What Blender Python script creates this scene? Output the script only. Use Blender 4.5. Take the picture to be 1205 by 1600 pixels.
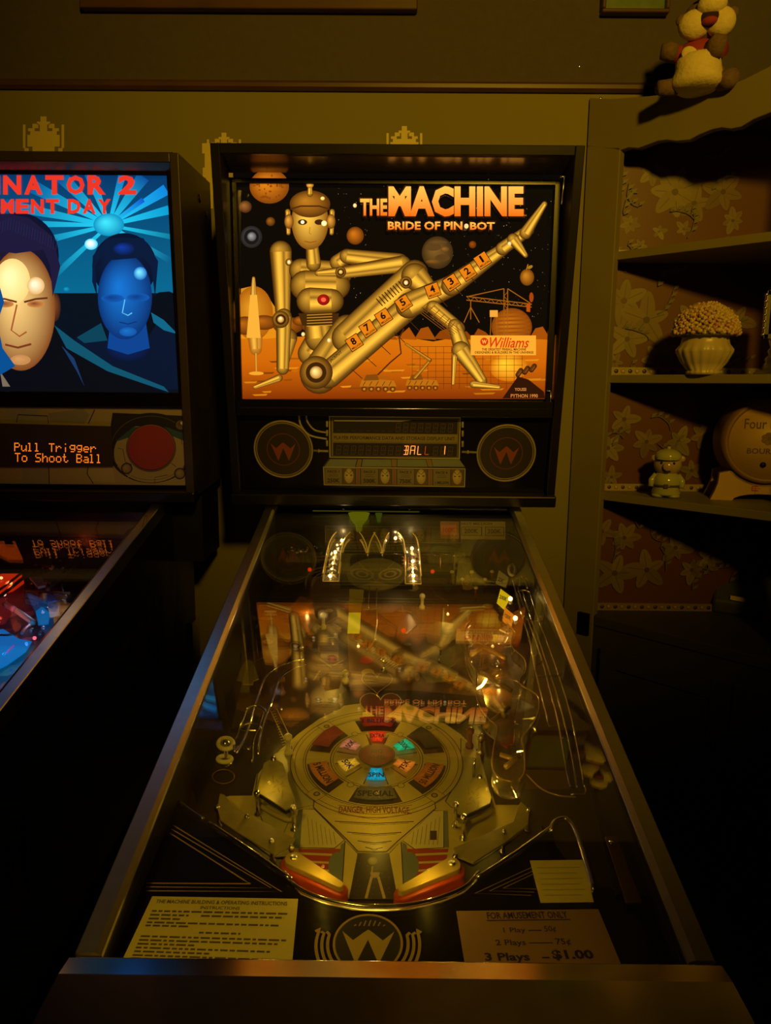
import bpy, math, random
from mathutils import Vector, Matrix
random.seed(7)
for o in list(bpy.data.objects): bpy.data.objects.remove(o)
scene = bpy.context.scene
COL = scene.collection
PI = math.pi
rad = math.radians

# ------------------------------------------------------------------ camera
CAM = Vector((-0.0084, -0.4944, 1.4483)); YAW = -0.00532; PITCH = 0.16983; ROLL = 0.00863; FPX = 1155.0
fw = Vector((math.sin(YAW)*math.cos(PITCH), math.cos(YAW)*math.cos(PITCH), -math.sin(PITCH)))
_r = Vector((math.cos(YAW), -math.sin(YAW), 0)); _u = _r.cross(fw)
RT = _r*math.cos(ROLL) + _u*math.sin(ROLL); UP = -_r*math.sin(ROLL) + _u*math.cos(ROLL)
cd = bpy.data.cameras.new('camera'); cam = bpy.data.objects.new('camera', cd); COL.objects.link(cam)
cd.sensor_fit = 'VERTICAL'; cd.sensor_height = 24; cd.lens = FPX/1600*24; cd.clip_start = 0.02
m = Matrix((RT, UP, -fw)).transposed().to_4x4(); m.translation = CAM; cam.matrix_world = m
scene.camera = cam
vs = scene.view_settings
vs.view_transform = 'Standard'; vs.look = 'None'; vs.exposure = 0; vs.gamma = 1; vs.use_curve_mapping = False

# ------------------------------------------------------------------ light
w = bpy.data.worlds.new('world'); scene.world = w; w.use_nodes = True
w.node_tree.nodes['Background'].inputs[0].default_value = (1, .55, .05, 1)
w.node_tree.nodes['Background'].inputs[1].default_value = 0.004
def lamp(kind, loc, col, energy, size=.05, target=None, angle=None, blend=1):
    l = bpy.data.lights.new(kind.lower()+'_light', kind); l.color = col; l.energy = energy
    if kind == 'AREA': l.size = size
    else: l.shadow_soft_size = size
    if angle: l.spot_size = rad(angle); l.spot_blend = blend
    o = bpy.data.objects.new(kind.lower()+'_light', l); COL.objects.link(o); o.location = loc
    if target: o.rotation_euler = (Vector(target)-Vector(loc)).to_track_quat('-Z', 'Y').to_euler()
    return o
lamp('SPOT', (.60, -1.95, 2.72), (1, .56, .03), 208, .12, (.22, 1.46, 2.10), 52, 1)      # amber wall lamp behind the photographer
lamp('SPOT', (-.55, -1.25, 2.55), (1, .60, .03), 95, .10, (-.22, .14, .9), 28, 1)            # unseen overhead lamp set behind the camera, narrow beam aimed at the apron

# ------------------------------------------------------------------ mapping helpers
def ray(px, py): return fw + RT*((px-602.5)/FPX) + UP*((800-py)/FPX)
def hit(px, py, P, n):
    d = ray(px, py); return CAM + d*(((Vector(P)-CAM).dot(n))/d.dot(n))
LEAN = rad(9.69); YB = 1.1236; ZB = 1.1976
SG = rad(12.49)                      # slope of rails and glass
SP = rad(7.5)                        # slope of playfield
class Plane:
    def __init__(s, P, up, nrm): s.P = Vector(P); s.up = Vector(up).normalized(); s.n = Vector(nrm).normalized()
    def __call__(s, px, py, off=0): return hit(px, py, s.P + s.n*off, s.n)
    def uv(s, px, py):
        h = s(px, py) - s.P; return h.x, h.dot(s.up)
    def at(s, u, v, off=0): return s.P + Vector((1, 0, 0))*u + s.up*v + s.n*off
def leaning(P, a): return Plane(P, (0, -math.sin(a), math.cos(a)), (0, -math.cos(a), -math.sin(a)))
def sloping(P, a): return Plane(P, (0, math.cos(a), math.sin(a)), (0, -math.sin(a), math.cos(a)))
FACE = leaning((0, YB, ZB), LEAN)
_b = FACE.at(0, .205, -.030); _t = FACE.at(0, .665, -.105)
TLN = leaning(_b, math.atan2(-( _t.y-_b.y), _t.z-_b.z))           # translite, set back more at the top
SPK = leaning(FACE.at(0, 0, -.022), LEAN)
PFP = sloping((0, .08, .885), SP)
GLP = sloping((0, .08, .95), SG)
APR = sloping((0, .08, .915), rad(7.5))
LEAN2 = rad(2.4)
F2 = leaning((0, YB+.005, ZB), LEAN2); T2P = leaning((0, YB+.035, ZB), LEAN2)
WALLY = 1.465

# ------------------------------------------------------------------ materials
def lin(c):
    c = c/255.0
    return c/12.92 if c <= .04045 else ((c+.055)/1.055)**2.4
def S(r, g, b): return (lin(r), lin(g), lin(b))
MATS = {}
def mat(name, col=(.5, .5, .5), rough=.5, metal=0, emis=None, es=1, noise=0, nscale=20, bump=0, spec=.5, coat=0):
    if name in MATS: return MATS[name]
    m = bpy.data.materials.new(name); m.use_nodes = True; nt = m.node_tree; b = nt.nodes['Principled BSDF']
    b.inputs['Base Color'].default_value = (*col, 1); b.inputs['Roughness'].default_value = rough
    b.inputs['Metallic'].default_value = metal; b.inputs['Specular IOR Level'].default_value = spec
    b.inputs['Coat Weight'].default_value = coat
    if emis: b.inputs['Emission Color'].default_value = (*emis, 1); b.inputs['Emission Strength'].default_value = es
    if noise or bump:
        tc = nt.nodes.new('ShaderNodeTexCoord'); n = nt.nodes.new('ShaderNodeTexNoise'); n.inputs['Scale'].default_value = nscale
        n.inputs['Detail'].default_value = 5
        nt.links.new(tc.outputs['Object'], n.inputs['Vector'])
        if noise:
            mx = nt.nodes.new('ShaderNodeMix'); mx.data_type = 'RGBA'
            mx.inputs[6].default_value = (*[c*(1-noise) for c in col], 1); mx.inputs[7].default_value = (*[min(1, c*(1+noise)) for c in col], 1)
            nt.links.new(n.outputs['Fac'], mx.inputs[0]); nt.links.new(mx.outputs[2], b.inputs['Base Color'])
        if bump:
            bp = nt.nodes.new('ShaderNodeBump'); bp.inputs['Strength'].default_value = bump; bp.inputs['Distance'].default_value = .002
            nt.links.new(n.outputs['Fac'], bp.inputs['Height']); nt.links.new(bp.outputs[0], b.inputs['Normal'])
    MATS[name] = m; return m
def mat_print(name, rough=.35, emit=0, coat=0):
    m = bpy.data.materials.new(name); m.use_nodes = True; nt = m.node_tree; b = nt.nodes['Principled BSDF']
    a = nt.nodes.new('ShaderNodeVertexColor'); a.layer_name = 'Col'
    b.inputs['Roughness'].default_value = rough; b.inputs['Coat Weight'].default_value = coat
    if emit:
        b.inputs['Base Color'].default_value = (.005, .005, .005, 1); b.inputs['Specular IOR Level'].default_value = 0.05; b.inputs['Roughness'].default_value = .8
        nt.links.new(a.outputs[0], b.inputs['Emission Color']); b.inputs['Emission Strength'].default_value = emit
    else: nt.links.new(a.outputs[0], b.inputs['Base Color'])
    MATS[name] = m; return m
def mat_glass(name, tint=(1, 1, 1), rough=0.0, ior=1.5, body=0.0, bodycol=(.5, .5, .5)):
    m = bpy.data.materials.new(name); m.use_nodes = True; nt = m.node_tree; nt.nodes.remove(nt.nodes['Principled BSDF'])
    out = nt.nodes['Material Output']; t = nt.nodes.new('ShaderNodeBsdfTransparent'); g = nt.nodes.new('ShaderNodeBsdfGlossy')
    t.inputs[0].default_value = (*tint, 1); g.inputs['Roughness'].default_value = rough
    geo = nt.nodes.new('ShaderNodeNewGeometry'); mr = nt.nodes.new('ShaderNodeMapRange')
    mr.inputs['To Min'].default_value = ior; mr.inputs['To Max'].default_value = 1/ior
    fr = nt.nodes.new('ShaderNodeFresnel'); nt.links.new(geo.outputs['Backfacing'], mr.inputs['Value']); nt.links.new(mr.outputs[0], fr.inputs['IOR'])
    mx = nt.nodes.new('ShaderNodeMixShader'); nt.links.new(fr.outputs[0], mx.inputs[0]); nt.links.new(g.outputs[0], mx.inputs[2])
    src = t
    if body:
        d = nt.nodes.new('ShaderNodeBsdfDiffuse'); d.inputs[0].default_value = (*bodycol, 1)
        m2 = nt.nodes.new('ShaderNodeMixShader'); m2.inputs[0].default_value = body
        nt.links.new(t.outputs[0], m2.inputs[1]); nt.links.new(d.outputs[0], m2.inputs[2]); src = m2
    nt.links.new(src.outputs[0], mx.inputs[1]); nt.links.new(mx.outputs[0], out.inputs[0])
    MATS[name] = m; return m
PRINT = mat_print('printed_paint', .4); GLOSSPRINT = mat_print('glossy_printed_art', .5)
BACKLIT = mat_print('backlit_art', .4, 1.4); BULBLIT = mat_print('lit_plastic', .3, 1.0)
GLASS = mat_glass('playfield_glass', (.98, .98, .97), 0.0, 2.2)
PANE = mat_glass('backglass_pane', (1, 1, 1), 0.0)
CLEAR = mat_glass('clear_plastic', (.95, .93, .88), .05, 1.55, .06, (.8, .7, .5))
BLACKWOOD = mat('black_laminate', (.011, .009, .008), .30, noise=.5, nscale=9, bump=.15, spec=.35)
BLACKMATTE = mat('black_matte', (.006, .005, .004), .55, spec=.3)
BLACKPLASTIC = mat('black_plastic', (.005, .004, .004), .26, spec=.3)
STEEL = mat('brushed_steel', (.95, .90, .88), .30, 1, noise=.12, nscale=60)
BARSTEEL = mat('worn_bar_steel', (.42, .37, .32), .15, 1, noise=.25, nscale=40)
CHROME = mat('chrome_wire', (.75, .72, .68), .14, 1)
DARKMETAL = mat('dark_metal', (.10, .09, .08), .35, 1)
RUBBERW = mat('white_rubber', (.65, .6, .45), .6)
RUBBERB = mat('black_rubber', (.02, .018, .015), .6)
RED = mat('red_plastic', (.5, .03, .02), .25)
OLIVE = mat('olive_wall_paint', (.225, .198, .04), .75, noise=.07, nscale=3, bump=.2)
BROWNWALL = mat('brown_wall_paint', (.078, .062, .05), .8, noise=.15, nscale=60, bump=.3)
TRIMWOOD = mat('dark_wood_trim', (.085, .04, .02), .35, noise=.4, nscale=8)
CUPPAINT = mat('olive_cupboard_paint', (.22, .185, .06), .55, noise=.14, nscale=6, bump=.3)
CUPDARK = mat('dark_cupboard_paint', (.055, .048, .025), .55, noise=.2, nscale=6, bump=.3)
SHELFIN = mat('dark_stained_wood', (.03, .02, .012), .7)
FLOORM = mat('floor_carpet', (.03, .02, .015), .9, noise=.4, nscale=80)
CREAM = mat('cream_ceramic', (.52, .42, .22), .35, noise=.08, nscale=30)
GOLD = mat('gold_stencil', (.72, .60, .22), .5, noise=.05, nscale=90)

# ------------------------------------------------------------------ mesh builder
def org(o):
    v = Vector((0, 0, 0))
    while o: v = v + o.location; o = o.parent
    return v
class MB:
    def __init__(s): s.v = []; s.f = []; s.c = []; s.m = []; s.col = (1, 1, 1); s.mi = 0; s.lay = 0; s.sm = []; s.smooth = False
    def add(s, vs_, fs, col=None):
        b = len(s.v); s.v += [Vector(v) for v in vs_]
        if col and isinstance(col[0], (tuple, list)): s.c += list(col)
        else: s.c += [col or s.col]*len(vs_)
        for f in fs: s.f.append([b+i for i in f]); s.m.append(s.mi); s.sm.append(s.smooth)
    def box(s, x0, x1, y0, y1, z0, z1, M=None, col=None):
        P = [Vector((x, y, z)) for x in (x0, x1) for y in (y0, y1) for z in (z0, z1)]
        if M is not None: P = [M @ p for p in P]
        s.add(P, [(0, 1, 3, 2), (4, 6, 7, 5), (0, 4, 5, 1), (2, 3, 7, 6), (0, 2, 6, 4), (1, 5, 7, 3)], col); return s
    def pbox(s, pl, u0, u1, v0, v1, o0, o1, col=None):
        P = [pl.at(u, v, o) for u in (u0, u1) for v in (v0, v1) for o in (o0, o1)]
        s.add(P, [(0, 1, 3, 2), (4, 6, 7, 5), (0, 4, 5, 1), (2, 3, 7, 6), (0, 2, 6, 4), (1, 5, 7, 3)], col); return s
    def prism(s, pts, ext, col=None):
        n = len(pts); ext = Vector(ext); P = [Vector(p) for p in pts]; P += [p+ext for p in P]
        s.add(P, [tuple(range(n))[::-1], tuple(range(n, 2*n))] + [(i, (i+1) % n, n+(i+1) % n, n+i) for i in range(n)], col); return s
    def tube(s, path, r, seg=8, closed=False, col=None):
        sm = s.smooth; s.smooth = True
        P = [Vector(p) for p in path]; n = len(P); vs_ = []; ref = None
        rr = r if isinstance(r, (list, tuple)) else [r]*n
        for i, p in enumerate(P):
            if closed: t = P[(i+1) % n]-P[i-1]
            else: t = P[min(i+1, n-1)]-P[max(i-1, 0)]
            t.normalize()
            if ref is None: ref = t.orthogonal().normalized()
            ref = (ref - t*ref.dot(t))
            if ref.length < 1e-6: ref = t.orthogonal()
            ref.normalize(); b = t.cross(ref)
            for k in range(seg):
                a = 2*PI*k/seg; vs_.append(p + (ref*math.cos(a)+b*math.sin(a))*rr[i])
        fs = []
        for i in range(n if closed else n-1):
            j = (i+1) % n
            for k in range(seg): fs.append((i*seg+k, i*seg+(k+1) % seg, j*seg+(k+1) % seg, j*seg+k))
        if not closed: fs += [tuple(range(seg))[::-1], tuple(range((n-1)*seg, n*seg))]
        s.add(vs_, fs, col); s.smooth = sm; return s
    def lathe(s, base, axis, prof, seg=24, col=None, xdir=None, mod=None):
        sm = s.smooth; s.smooth = True
        base = Vector(base); ax = Vector(axis).normalized(); x = (Vector(xdir) if xdir else ax.orthogonal()).normalized(); y = ax.cross(x)
        vs_ = []; fs = []
        for i, (r, h) in enumerate(prof):
            for k in range(seg):
                a = 2*PI*k/seg; q = r*(mod(a, i) if mod else 1)
                vs_.append(base + ax*h + (x*math.cos(a)+y*math.sin(a))*q)
        for i in range(len(prof)-1):
            for k in range(seg): fs.append((i*seg+k, i*seg+(k+1) % seg, (i+1)*seg+(k+1) % seg, (i+1)*seg+k))
        fs += [tuple(range(seg))[::-1], tuple(range((len(prof)-1)*seg, len(prof)*seg))]
        s.add(vs_, fs, col); s.smooth = sm; return s
    def ball(s, c, rx, ry=None, rz=None, M=None, seg=20, ring=12, col=None):
        ry = ry or rx; rz = rz or rx; c = Vector(c); sm = s.smooth; s.smooth = True; vs_ = []; fs = []
        for i in range(ring+1):
            th = PI*i/ring
            for k in range(seg):
                a = 2*PI*k/seg; p = Vector((rx*math.sin(th)*math.cos(a), ry*math.sin(th)*math.sin(a), rz*math.cos(th)))
                if M is not None: p = M @ p
                vs_.append(c+p)
        for i in range(ring):
            for k in range(seg): fs.append((i*seg+k, (i+1)*seg+k, (i+1)*seg+(k+1) % seg, i*seg+(k+1) % seg))
        s.add(vs_, fs, col); s.smooth = sm; return s
    # ---- flat printed art on a plane; every call sits one hair above the last
    def nx(s): s.lay += 1; return s.lay*1.2e-5 + .0002
    def poly(s, pl, pts, col, T=None, same=False):
        o = s.lay*1.2e-5+.0002 if same else s.nx()
        s.add([pl(*(T(*p) if T else p), o) for p in pts], [tuple(range(len(pts)))], col)
    def line(s, pl, pts, wd, col, T=None, closed=False):
        o = s.nx(); P = [pl(*(T(*p) if T else p), o) for p in pts]; s._strip(P, wd, col, closed, pl.n)
    def uvpoly(s, pl, pts, col, same=False):
        o = s.lay*1.2e-5+.0002 if same else s.nx(); s.add([pl.at(u, v, o) for u, v in pts], [tuple(range(len(pts)))], col)
    def uvline(s, pl, pts, wd, col, closed=False):
        o = s.nx(); s._strip([pl.at(u, v, o) for u, v in pts], wd, col, closed, pl.n)
    def _strip(s, P, wd, col, closed, n):
        N = len(P); L = []
        for i in range(N):
            t = (P[(i+1) % N]-P[i-1]) if closed else (P[min(i+1, N-1)]-P[max(i-1, 0)])
            if t.length < 1e-9: t = Vector((1, 0, 0))
            b = n.cross(t.normalized())*wd/2; L += [P[i]+b, P[i]-b]
        s.add(L, [(2*i, 2*i+1, (2*i+3) % (2*N), (2*i+2) % (2*N)) for i in range(N if closed else N-1)], col)
    def ell(s, pl, cx, cy, rx, ry, col, T=None, rot=0, n=32, rim=None):
        pts = [(cx+rx*math.cos(a)*math.cos(rot)-ry*math.sin(a)*math.sin(rot), cy+rx*math.cos(a)*math.sin(rot)+ry*math.sin(a)*math.cos(rot)) for a in [2*PI*k/n for k in range(n)]]
        if rim is None: s.poly(pl, pts, col, T)
        else:                      # shaded print: centre colour to rim colour
            o = s.nx(); P = [pl(*(T(*p) if T else p), o) for p in pts]; c0 = pl(*(T(cx-rx*.25, cy-ry*.25) if T else (cx-rx*.25, cy-ry*.25)), o)
            s.add([c0]+P, [(0, 1+i, 1+(i+1) % n) for i in range(n)], [col]+[rim]*n)
    def limb(s, pl, x0, y0, r0, x1, y1, r1, hi, lo, T=None):
        # printed metallic limb: strip shaded across its width, round ends
        L = math.hypot(x1-x0, y1-y0) or 1; tx, ty = (x1-x0)/L, (y1-y0)/L; nxx, ny = -ty, tx
        s.ell(pl, x0, y0, r0, r0, mixc(lo, hi, .55), T, rim=lo, n=20); s.ell(pl, x1, y1, r1, r1, mixc(lo, hi, .55), T, rim=lo, n=20)
        o = s.nx(); K = 9; vs_ = []; cs = []
        prof = [0, .25, .55, .2, .75, 1, .5, .12, 0]
        for k in range(K):
            q = -1+2*k/(K-1)
            for (x, y, r) in ((x0, y0, r0), (x1, y1, r1)):
                p = (x+nxx*r*q, y+ny*r*q); vs_.append(pl(*(T(*p) if T else p), o)); cs.append(mixc(lo, hi, prof[k]))
        s.add(vs_, [(2*k, 2*k+1, 2*k+3, 2*k+2) for k in range(K-1)], cs)
    def text(s, pl, body, q, col, T=None, bold=0, shear=0):
        # q = four pixel corners (tl, tr, br, bl) the lettering fills
        me = glyphs(body, bold, shear); o = s.nx()
        C4 = [pl(*(T(*p) if T else p), o) for p in q]; s._text(me, C4, col)
    def uvtext(s, pl, body, u0, u1, v0, v1, col, bold=0, shear=0, rot=0, ctr=None):
        me = glyphs(body, bold, shear); o = s.nx(); cs = [(u0, v1), (u1, v1), (u1, v0), (u0, v0)]
        if rot:
            cx, cy = ctr or ((u0+u1)/2, (v0+v1)/2)
            cs = [(cx+(a-cx)*math.cos(rot)-(b-cy)*math.sin(rot), cy+(a-cx)*math.sin(rot)+(b-cy)*math.cos(rot)) for a, b in cs]
        s._text(me, [pl.at(a, b, o) for a, b in cs], col)
    def _text(s, me, C4, col):
        vs_, fs = me
        P = [(C4[3]*(1-x)+C4[2]*x)*(1-y) + (C4[0]*(1-x)+C4[1]*x)*y for x, y in vs_]
        s.add(P, fs, col)
    def build(s, name, mats, parent=None, label=None, bevel=0, sub=0):
        me = bpy.data.meshes.new(name); O = org(parent) if parent else getattr(s, 'origin', Vector((0, 0, 0)))
        me.from_pydata([v-O for v in s.v], [], s.f)
        at = me.color_attributes.new('Col', 'FLOAT_COLOR', 'POINT')
        for i, c in enumerate(s.c): at.data[i].color = (*c, 1)
        for mm in (mats if isinstance(mats, (list, tuple)) else [mats]): me.materials.append(mm)
        me.polygons.foreach_set('material_index', s.m); me.polygons.foreach_set('use_smooth', s.sm)
        me.update(); o = bpy.data.objects.new(name, me); COL.objects.link(o)
        if parent: o.parent = parent
        else: o.location = O
        if label: o['label'] = label
        if bevel:
            b = o.modifiers.new('bevel', 'BEVEL'); b.width = bevel; b.segments = 2; b.limit_method = 'ANGLE'
        if sub:
            b = o.modifiers.new('sub', 'SUBSURF'); b.levels = b.render_levels = sub
        return o
def mixc(a, b, t): return tuple(a[i]*(1-t)+b[i]*t for i in range(3))
_gc = {}
def glyphs(body, bold=0, shear=0):
    k = (body, bold, shear)
    if k in _gc: return _gc[k]
    c = bpy.data.curves.new('lettering', 'FONT'); c.body = body; c.resolution_u = 2; c.offset = bold; c.shear = shear
    o = bpy.data.objects.new('lettering', c); COL.objects.link(o)
    dg = bpy.context.evaluated_depsgraph_get(); me = bpy.data.meshes.new_from_object(o.evaluated_get(dg))
    vs_ = [(v.co.x, v.co.y) for v in me.vertices]; fs = [tuple(p.vertices) for p in me.polygons]
    bpy.data.objects.remove(o); bpy.data.meshes.remove(me); bpy.data.curves.remove(c)
    x0 = min(v[0] for v in vs_); x1 = max(v[0] for v in vs_); y0 = min(v[1] for v in vs_); y1 = max(v[1] for v in vs_)
    r = ([((x-x0)/(x1-x0), (y-y0)/((y1-y0) or 1)) for x, y in vs_], fs); _gc[k] = r; return r
def rectq(x0, y0, x1, y1): return [(x0, y0), (x1, y0), (x1, y1), (x0, y1)]
def thing(name, label, cat, loc, group=None):
    o = bpy.data.objects.new(name, None); COL.objects.link(o); o.location = loc; o.empty_display_size = .05
    return tag(o, label, cat, group)
def tag(o, label, cat, group=None):
    o['label'] = label; o['category'] = cat
    if group: o['group'] = group
    return o
def struct(mb, name, mats): o = mb.build(name, mats); o['kind'] = 'structure'; return o
def smoothpath(pts, n=6):
    P = [Vector(p) for p in pts]; out = []
    for i in range(len(P)-1):
        p0 = P[max(i-1, 0)]; p1 = P[i]; p2 = P[i+1]; p3 = P[min(i+2, len(P)-1)]
        for k in range(n):
            t = k/n; out.append(.5*((2*p1)+(p2-p0)*t+(2*p0-5*p1+4*p2-p3)*t*t+(3*p1-p0-3*p2+p3)*t**3))
    out.append(P[-1]); return out

#@@SETTING
# ------------------------------------------------------------------ the room
b = MB(); b.box(-3, 2.2, -3.2, 1.6, -.1, 0); struct(b, 'floor', FLOORM)
b = MB(); b.box(-3, 2.2, -3.2, 1.6, 3.0, 3.1); struct(b, 'ceiling', BROWNWALL)
b = MB(); b.box(-3.1, -3, -3.2, 1.6, 0, 3); struct(b, 'wall_left', BROWNWALL)
b = MB(); b.box(2.2, 2.3, -3.2, 1.6, 0, 3); struct(b, 'wall_right', BROWNWALL)
b = MB(); b.box(-3, 2.2, -3.3, -3.2, 0, 3); struct(b, 'wall_front', BROWNWALL)
WP = Plane((0, WALLY, 0), (0, 0, 1), (0, -1, 0))
TZ = 2.168
b = MB(); b.box(-3, 2.2, WALLY, WALLY+.14, 0, TZ); b.mi = 1; b.box(-3, 2.2, WALLY-.004, WALLY+.14, TZ, 3)
wall = struct(b, 'wall_back', [OLIVE, BROWNWALL])
b = MB()
prof = [(0, -.012), (.010, -.012), (.016, -.006), (.016, .003), (.009, .010), (0, .012)]
b.prism([(-3, WALLY-d, TZ+h) for d, h in prof], (5.2, 0, 0)); struct(b, 'trim_1', TRIMWOOD)
# damask ornaments stencilled in gold on the olive wall
def ornament(cx, top, s, strip=True):
    b = MB(); o = 0
    def st(x0, x1, y0, y1): b.add([WP(cx+x*s, top+y*s, .0006) for x, y in ((x0, y0), (x1, y0), (x1, y1), (x0, y1))], [(0, 1, 2, 3)])
    st(-4, 4, -7, 0); st(-9, 9, 0, 4); st(-15, -7, 3, 9); st(7, 15, 3, 9); st(-5, 5, 4, 13); st(-21, -12, 9, 13); st(12, 21, 9, 13); st(-18, 18, 13, 18)
    st(-22, 22, 18, 34); st(-28, -24.5, 4, 36); st(24.5, 28, 4, 36); st(-15, 15, 34, 52); st(-26, -20, 36, 90); st(20, 26, 36, 90); st(-10, 10, 52, 70); st(-6, 6, 70, 90)
    return b
for cx, top, s in ((632, 204, 1.0), (350, 214, .95), (68, 190, 1.15), (-215, 200, 1.1)):
    ornament(cx, top, s).build('stencil_ornament', GOLD, wall)
b = MB()
for x0, x1, y0, y1 in ((316, 329, 224, 240), (320, 331, 240, 262), (317, 328, 262, 278), (322, 333, 278, 300), (324, 333, 300, 326)):
    b.add([WP(px, py, .0006) for px, py in ((x0, y0), (x1, y0), (x1, y1), (x0, y1))], [(0, 1, 2, 3)])
b.v = [v-Vector((0, .001, 0)) for v in b.v]
b.build('stencil_border', GOLD, wall)
for px, py in ((125, 137), (938, 155), (905, 105)):
    p = WP(px, py); b = MB(); b.origin = p.copy()
    b.lathe(p+Vector((0, 0, 0)), (0, -1, 0), [(.0035, 0), (.0045, .004), (.003, .006)], 10)
    lab = {125: 'small nail head in the wall above the left pinball machine', 938: 'small nail head in the wall beside the corner cupboard top',
           905: 'tiny nail in the brown wall left of the small green picture'}[px]
    tag(b.build('nail', STEEL), lab, 'nail', 'nails in the back wall')
# picture frames at the top edge
def picture(x0, x1, ybot, hgt, name, label, artc, fcol, fw_=.02):
    a = WP(x0, ybot); c = WP(x1, ybot); z0 = a.z; z1 = z0+hgt
    t = thing(name, label, 'picture', (a.x, WALLY-.004, z0), 'framed pictures on the brown wall')
    b = MB(); Y0 = WALLY-.030; Y1 = WALLY-.0045
    b.box(a.x, c.x, Y0, Y1, z0, z0+fw_); b.box(a.x, c.x, Y0, Y1, z1-fw_, z1); b.box(a.x, a.x+fw_, Y0, Y1, z0+fw_, z1-fw_); b.box(c.x-fw_, c.x, Y0, Y1, z0+fw_, z1-fw_)
    b.build('picture_frame', fcol, t, bevel=.003)
    b = MB(); b.box(a.x+fw_, c.x-fw_, WALLY-.014, Y1, z0+fw_, z1-fw_); b.build('canvas', artc, t)
picture(132, 652, 21, .5, 'framed_picture', 'wide dark framed picture hanging on the brown wall above the pinball machines', mat('dark_canvas', (.02, .017, .012), .5, noise=.5, nscale=12), TRIMWOOD, .03)
picture(936, 1040, 28, .2, 'framed_picture', 'small green picture in a dark frame near the plush toy', mat('green_canvas', (.09, .15, .045), .5, noise=.6, nscale=30), TRIMWOOD, .009)

#@@CUPBOARD
# ------------------------------------------------------------------ corner cupboard
XC = .476                                            # where the angled front meets the wall
CF = Plane((XC, WALLY, 0), (0, 0, 1), (-.70711, -.70711, 0))
CT = Vector((.70711, -.70711, 0))                    # along the front, towards the room
XE = 1.02; LF = .66                                  # inner corner, front length
def cf(px, py, o=0): return CF(px, py, o)
def ct(px, py):
    h = cf(px, py)-CF.P; return h.dot(CT), h.z
def cat_(t, z, o=0): return CF.P + CT*t + Vector((0, 0, z)) + CF.n*o
cup = thing('corner_cupboard', 'olive painted corner cupboard with floral lined shelves and scalloped top', 'cupboard', (XC+.3, WALLY-.3, 0))
zt = lambda px, py: ct(px, py)[1]
Z1 = zt(1083, 384); Z2 = zt(1083, 592); Z3 = zt(1083, 793); ZC = zt(1030, 985)
t_in = ct(963, 400)[0]
def cprism(b, tz, o0, o1):                            # polygon on the front (t, z) with thickness
    b.prism([cat_(t, z, o0) for t, z in tz], CF.n*(o1-o0))
# left stile + header with arched top and scalloped lower edge, one board
b = MB()
ztop = zt(925, 150)
cprism(b, [(.002, .02), (t_in, .02), (t_in, zt(970, 232)), (.002, zt(913, 232))], -.012, .010)
b.build('stile', CUPPAINT, cup, bevel=.002)
b = MB()
top = [(913, 158), (960, 156), (1015, 152), (1052, 148), (1090, 145), (1130, 140), (1165, 126), (1205, 106)]
bot = [(970, 237), (985, 232), (1000, 233), (1014, 228), (1030, 222), (1045, 220), (1060, 222), (1080, 220), (1095, 212), (1115, 204), (1130, 201), (1145, 203), (1160, 200), (1180, 188), (1205, 178)]
T_ = [ct(*p) for p in top]; B_ = [ct(*p) for p in bot]
ZBT = min(z for _, z in T_)-.006; tl, zl = T_[-1]; T_ += [(tl+.03, zl+.022), (LF, zl+.03)]; tb, zb_ = B_[-1]; B_ += [(tb+.04, zb_+.016), (LF, zb_+.03)]
T_[0] = (.002, T_[0][1])
cprism(b, T_+B_[::-1]+[(.002, zt(913, 232))], -.012, .010)
b.build('scalloped_header', CUPPAINT, cup, bevel=.002)
b = MB()
cprism(b, [(LF-.07, .02), (LF, .02), (LF, zb_+.03), (LF-.07, zb_+.025)], -.012, .010); b.build('stile', CUPPAINT, cup)
# case: back along the wall, right side, roof
pE = cat_(LF, 0)
b = MB(); Y1 = WALLY-.006
b.box(XC+.01, XE+.02, Y1-.010, Y1, .02, ZBT); b.box(XE, XE+.02, pE.y, Y1-.01, .02, ZBT)
b.mi = 0; b.prism([(XC+.03, Y1-.01, ZBT-.02), (XE, Y1-.01, ZBT-.02), (XE, pE.y+.02, ZBT-.02), (pE.x, pE.y+.02, ZBT-.02)], (0, 0, .02))
b.build('case', SHELFIN, cup)
# floral wallpaper lining
WPP = Plane((0, Y1-.0105, 0), (0, 0, 1), (0, -1, 0))
WR = (.12, .042, .012)
b = MB(); b.mi = 0
z_lo, z_hi = ZC, ZBT-.0205
b.uvpoly(WPP, [(XC+.012, z_lo), (XE-.001, z_lo), (XE-.001, z_hi), (XC+.012, z_hi)], WR)
rnd = random.Random(3)
def blossom(pl, u, v, s, base, n=6, rot=0):
    for k in range(n):
        a = rot+2*PI*k/n; L = s*rnd.uniform(.8, 1.25); cx, cy = u+math.cos(a)*L*.55, v+math.sin(a)*L*.55
        c = mixc(base, (base[0]*.65, base[1]*.6, base[2]*.6), rnd.random())
        pts = []
        for j in range(14):
            q = 2*PI*j/14; x = math.cos(q)*L*.55; y = math.sin(q)*L*.30*(1-.25*math.cos(q)); pts.append((cx+x*math.cos(a)-y*math.sin(a), cy+x*math.sin(a)+y*math.cos(a)))
        pts = [(min(max(x, XC+.013), XE-.002), min(max(y, z_lo+.001), z_hi)) for x, y in pts]
        b.uvpoly(pl, pts, c)
        b.uvline(pl, [(u, v), (min(max(u+math.cos(a)*L*.9, XC+.013), XE-.002), min(max(v+math.sin(a)*L*.9, z_lo), z_hi))], s*.03, (base[0]*.35, base[1]*.3, base[2]*.3))
    b.uvpoly(pl, [(min(max(u+math.cos(q)*s*.16, XC+.013), XE), v+math.sin(q)*s*.16) for q in [2*PI*j/10 for j in range(10)]], (base[0]*.4, base[1]*.3, base[2]*.3))
TAN = (.27, .22, .08)
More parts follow.
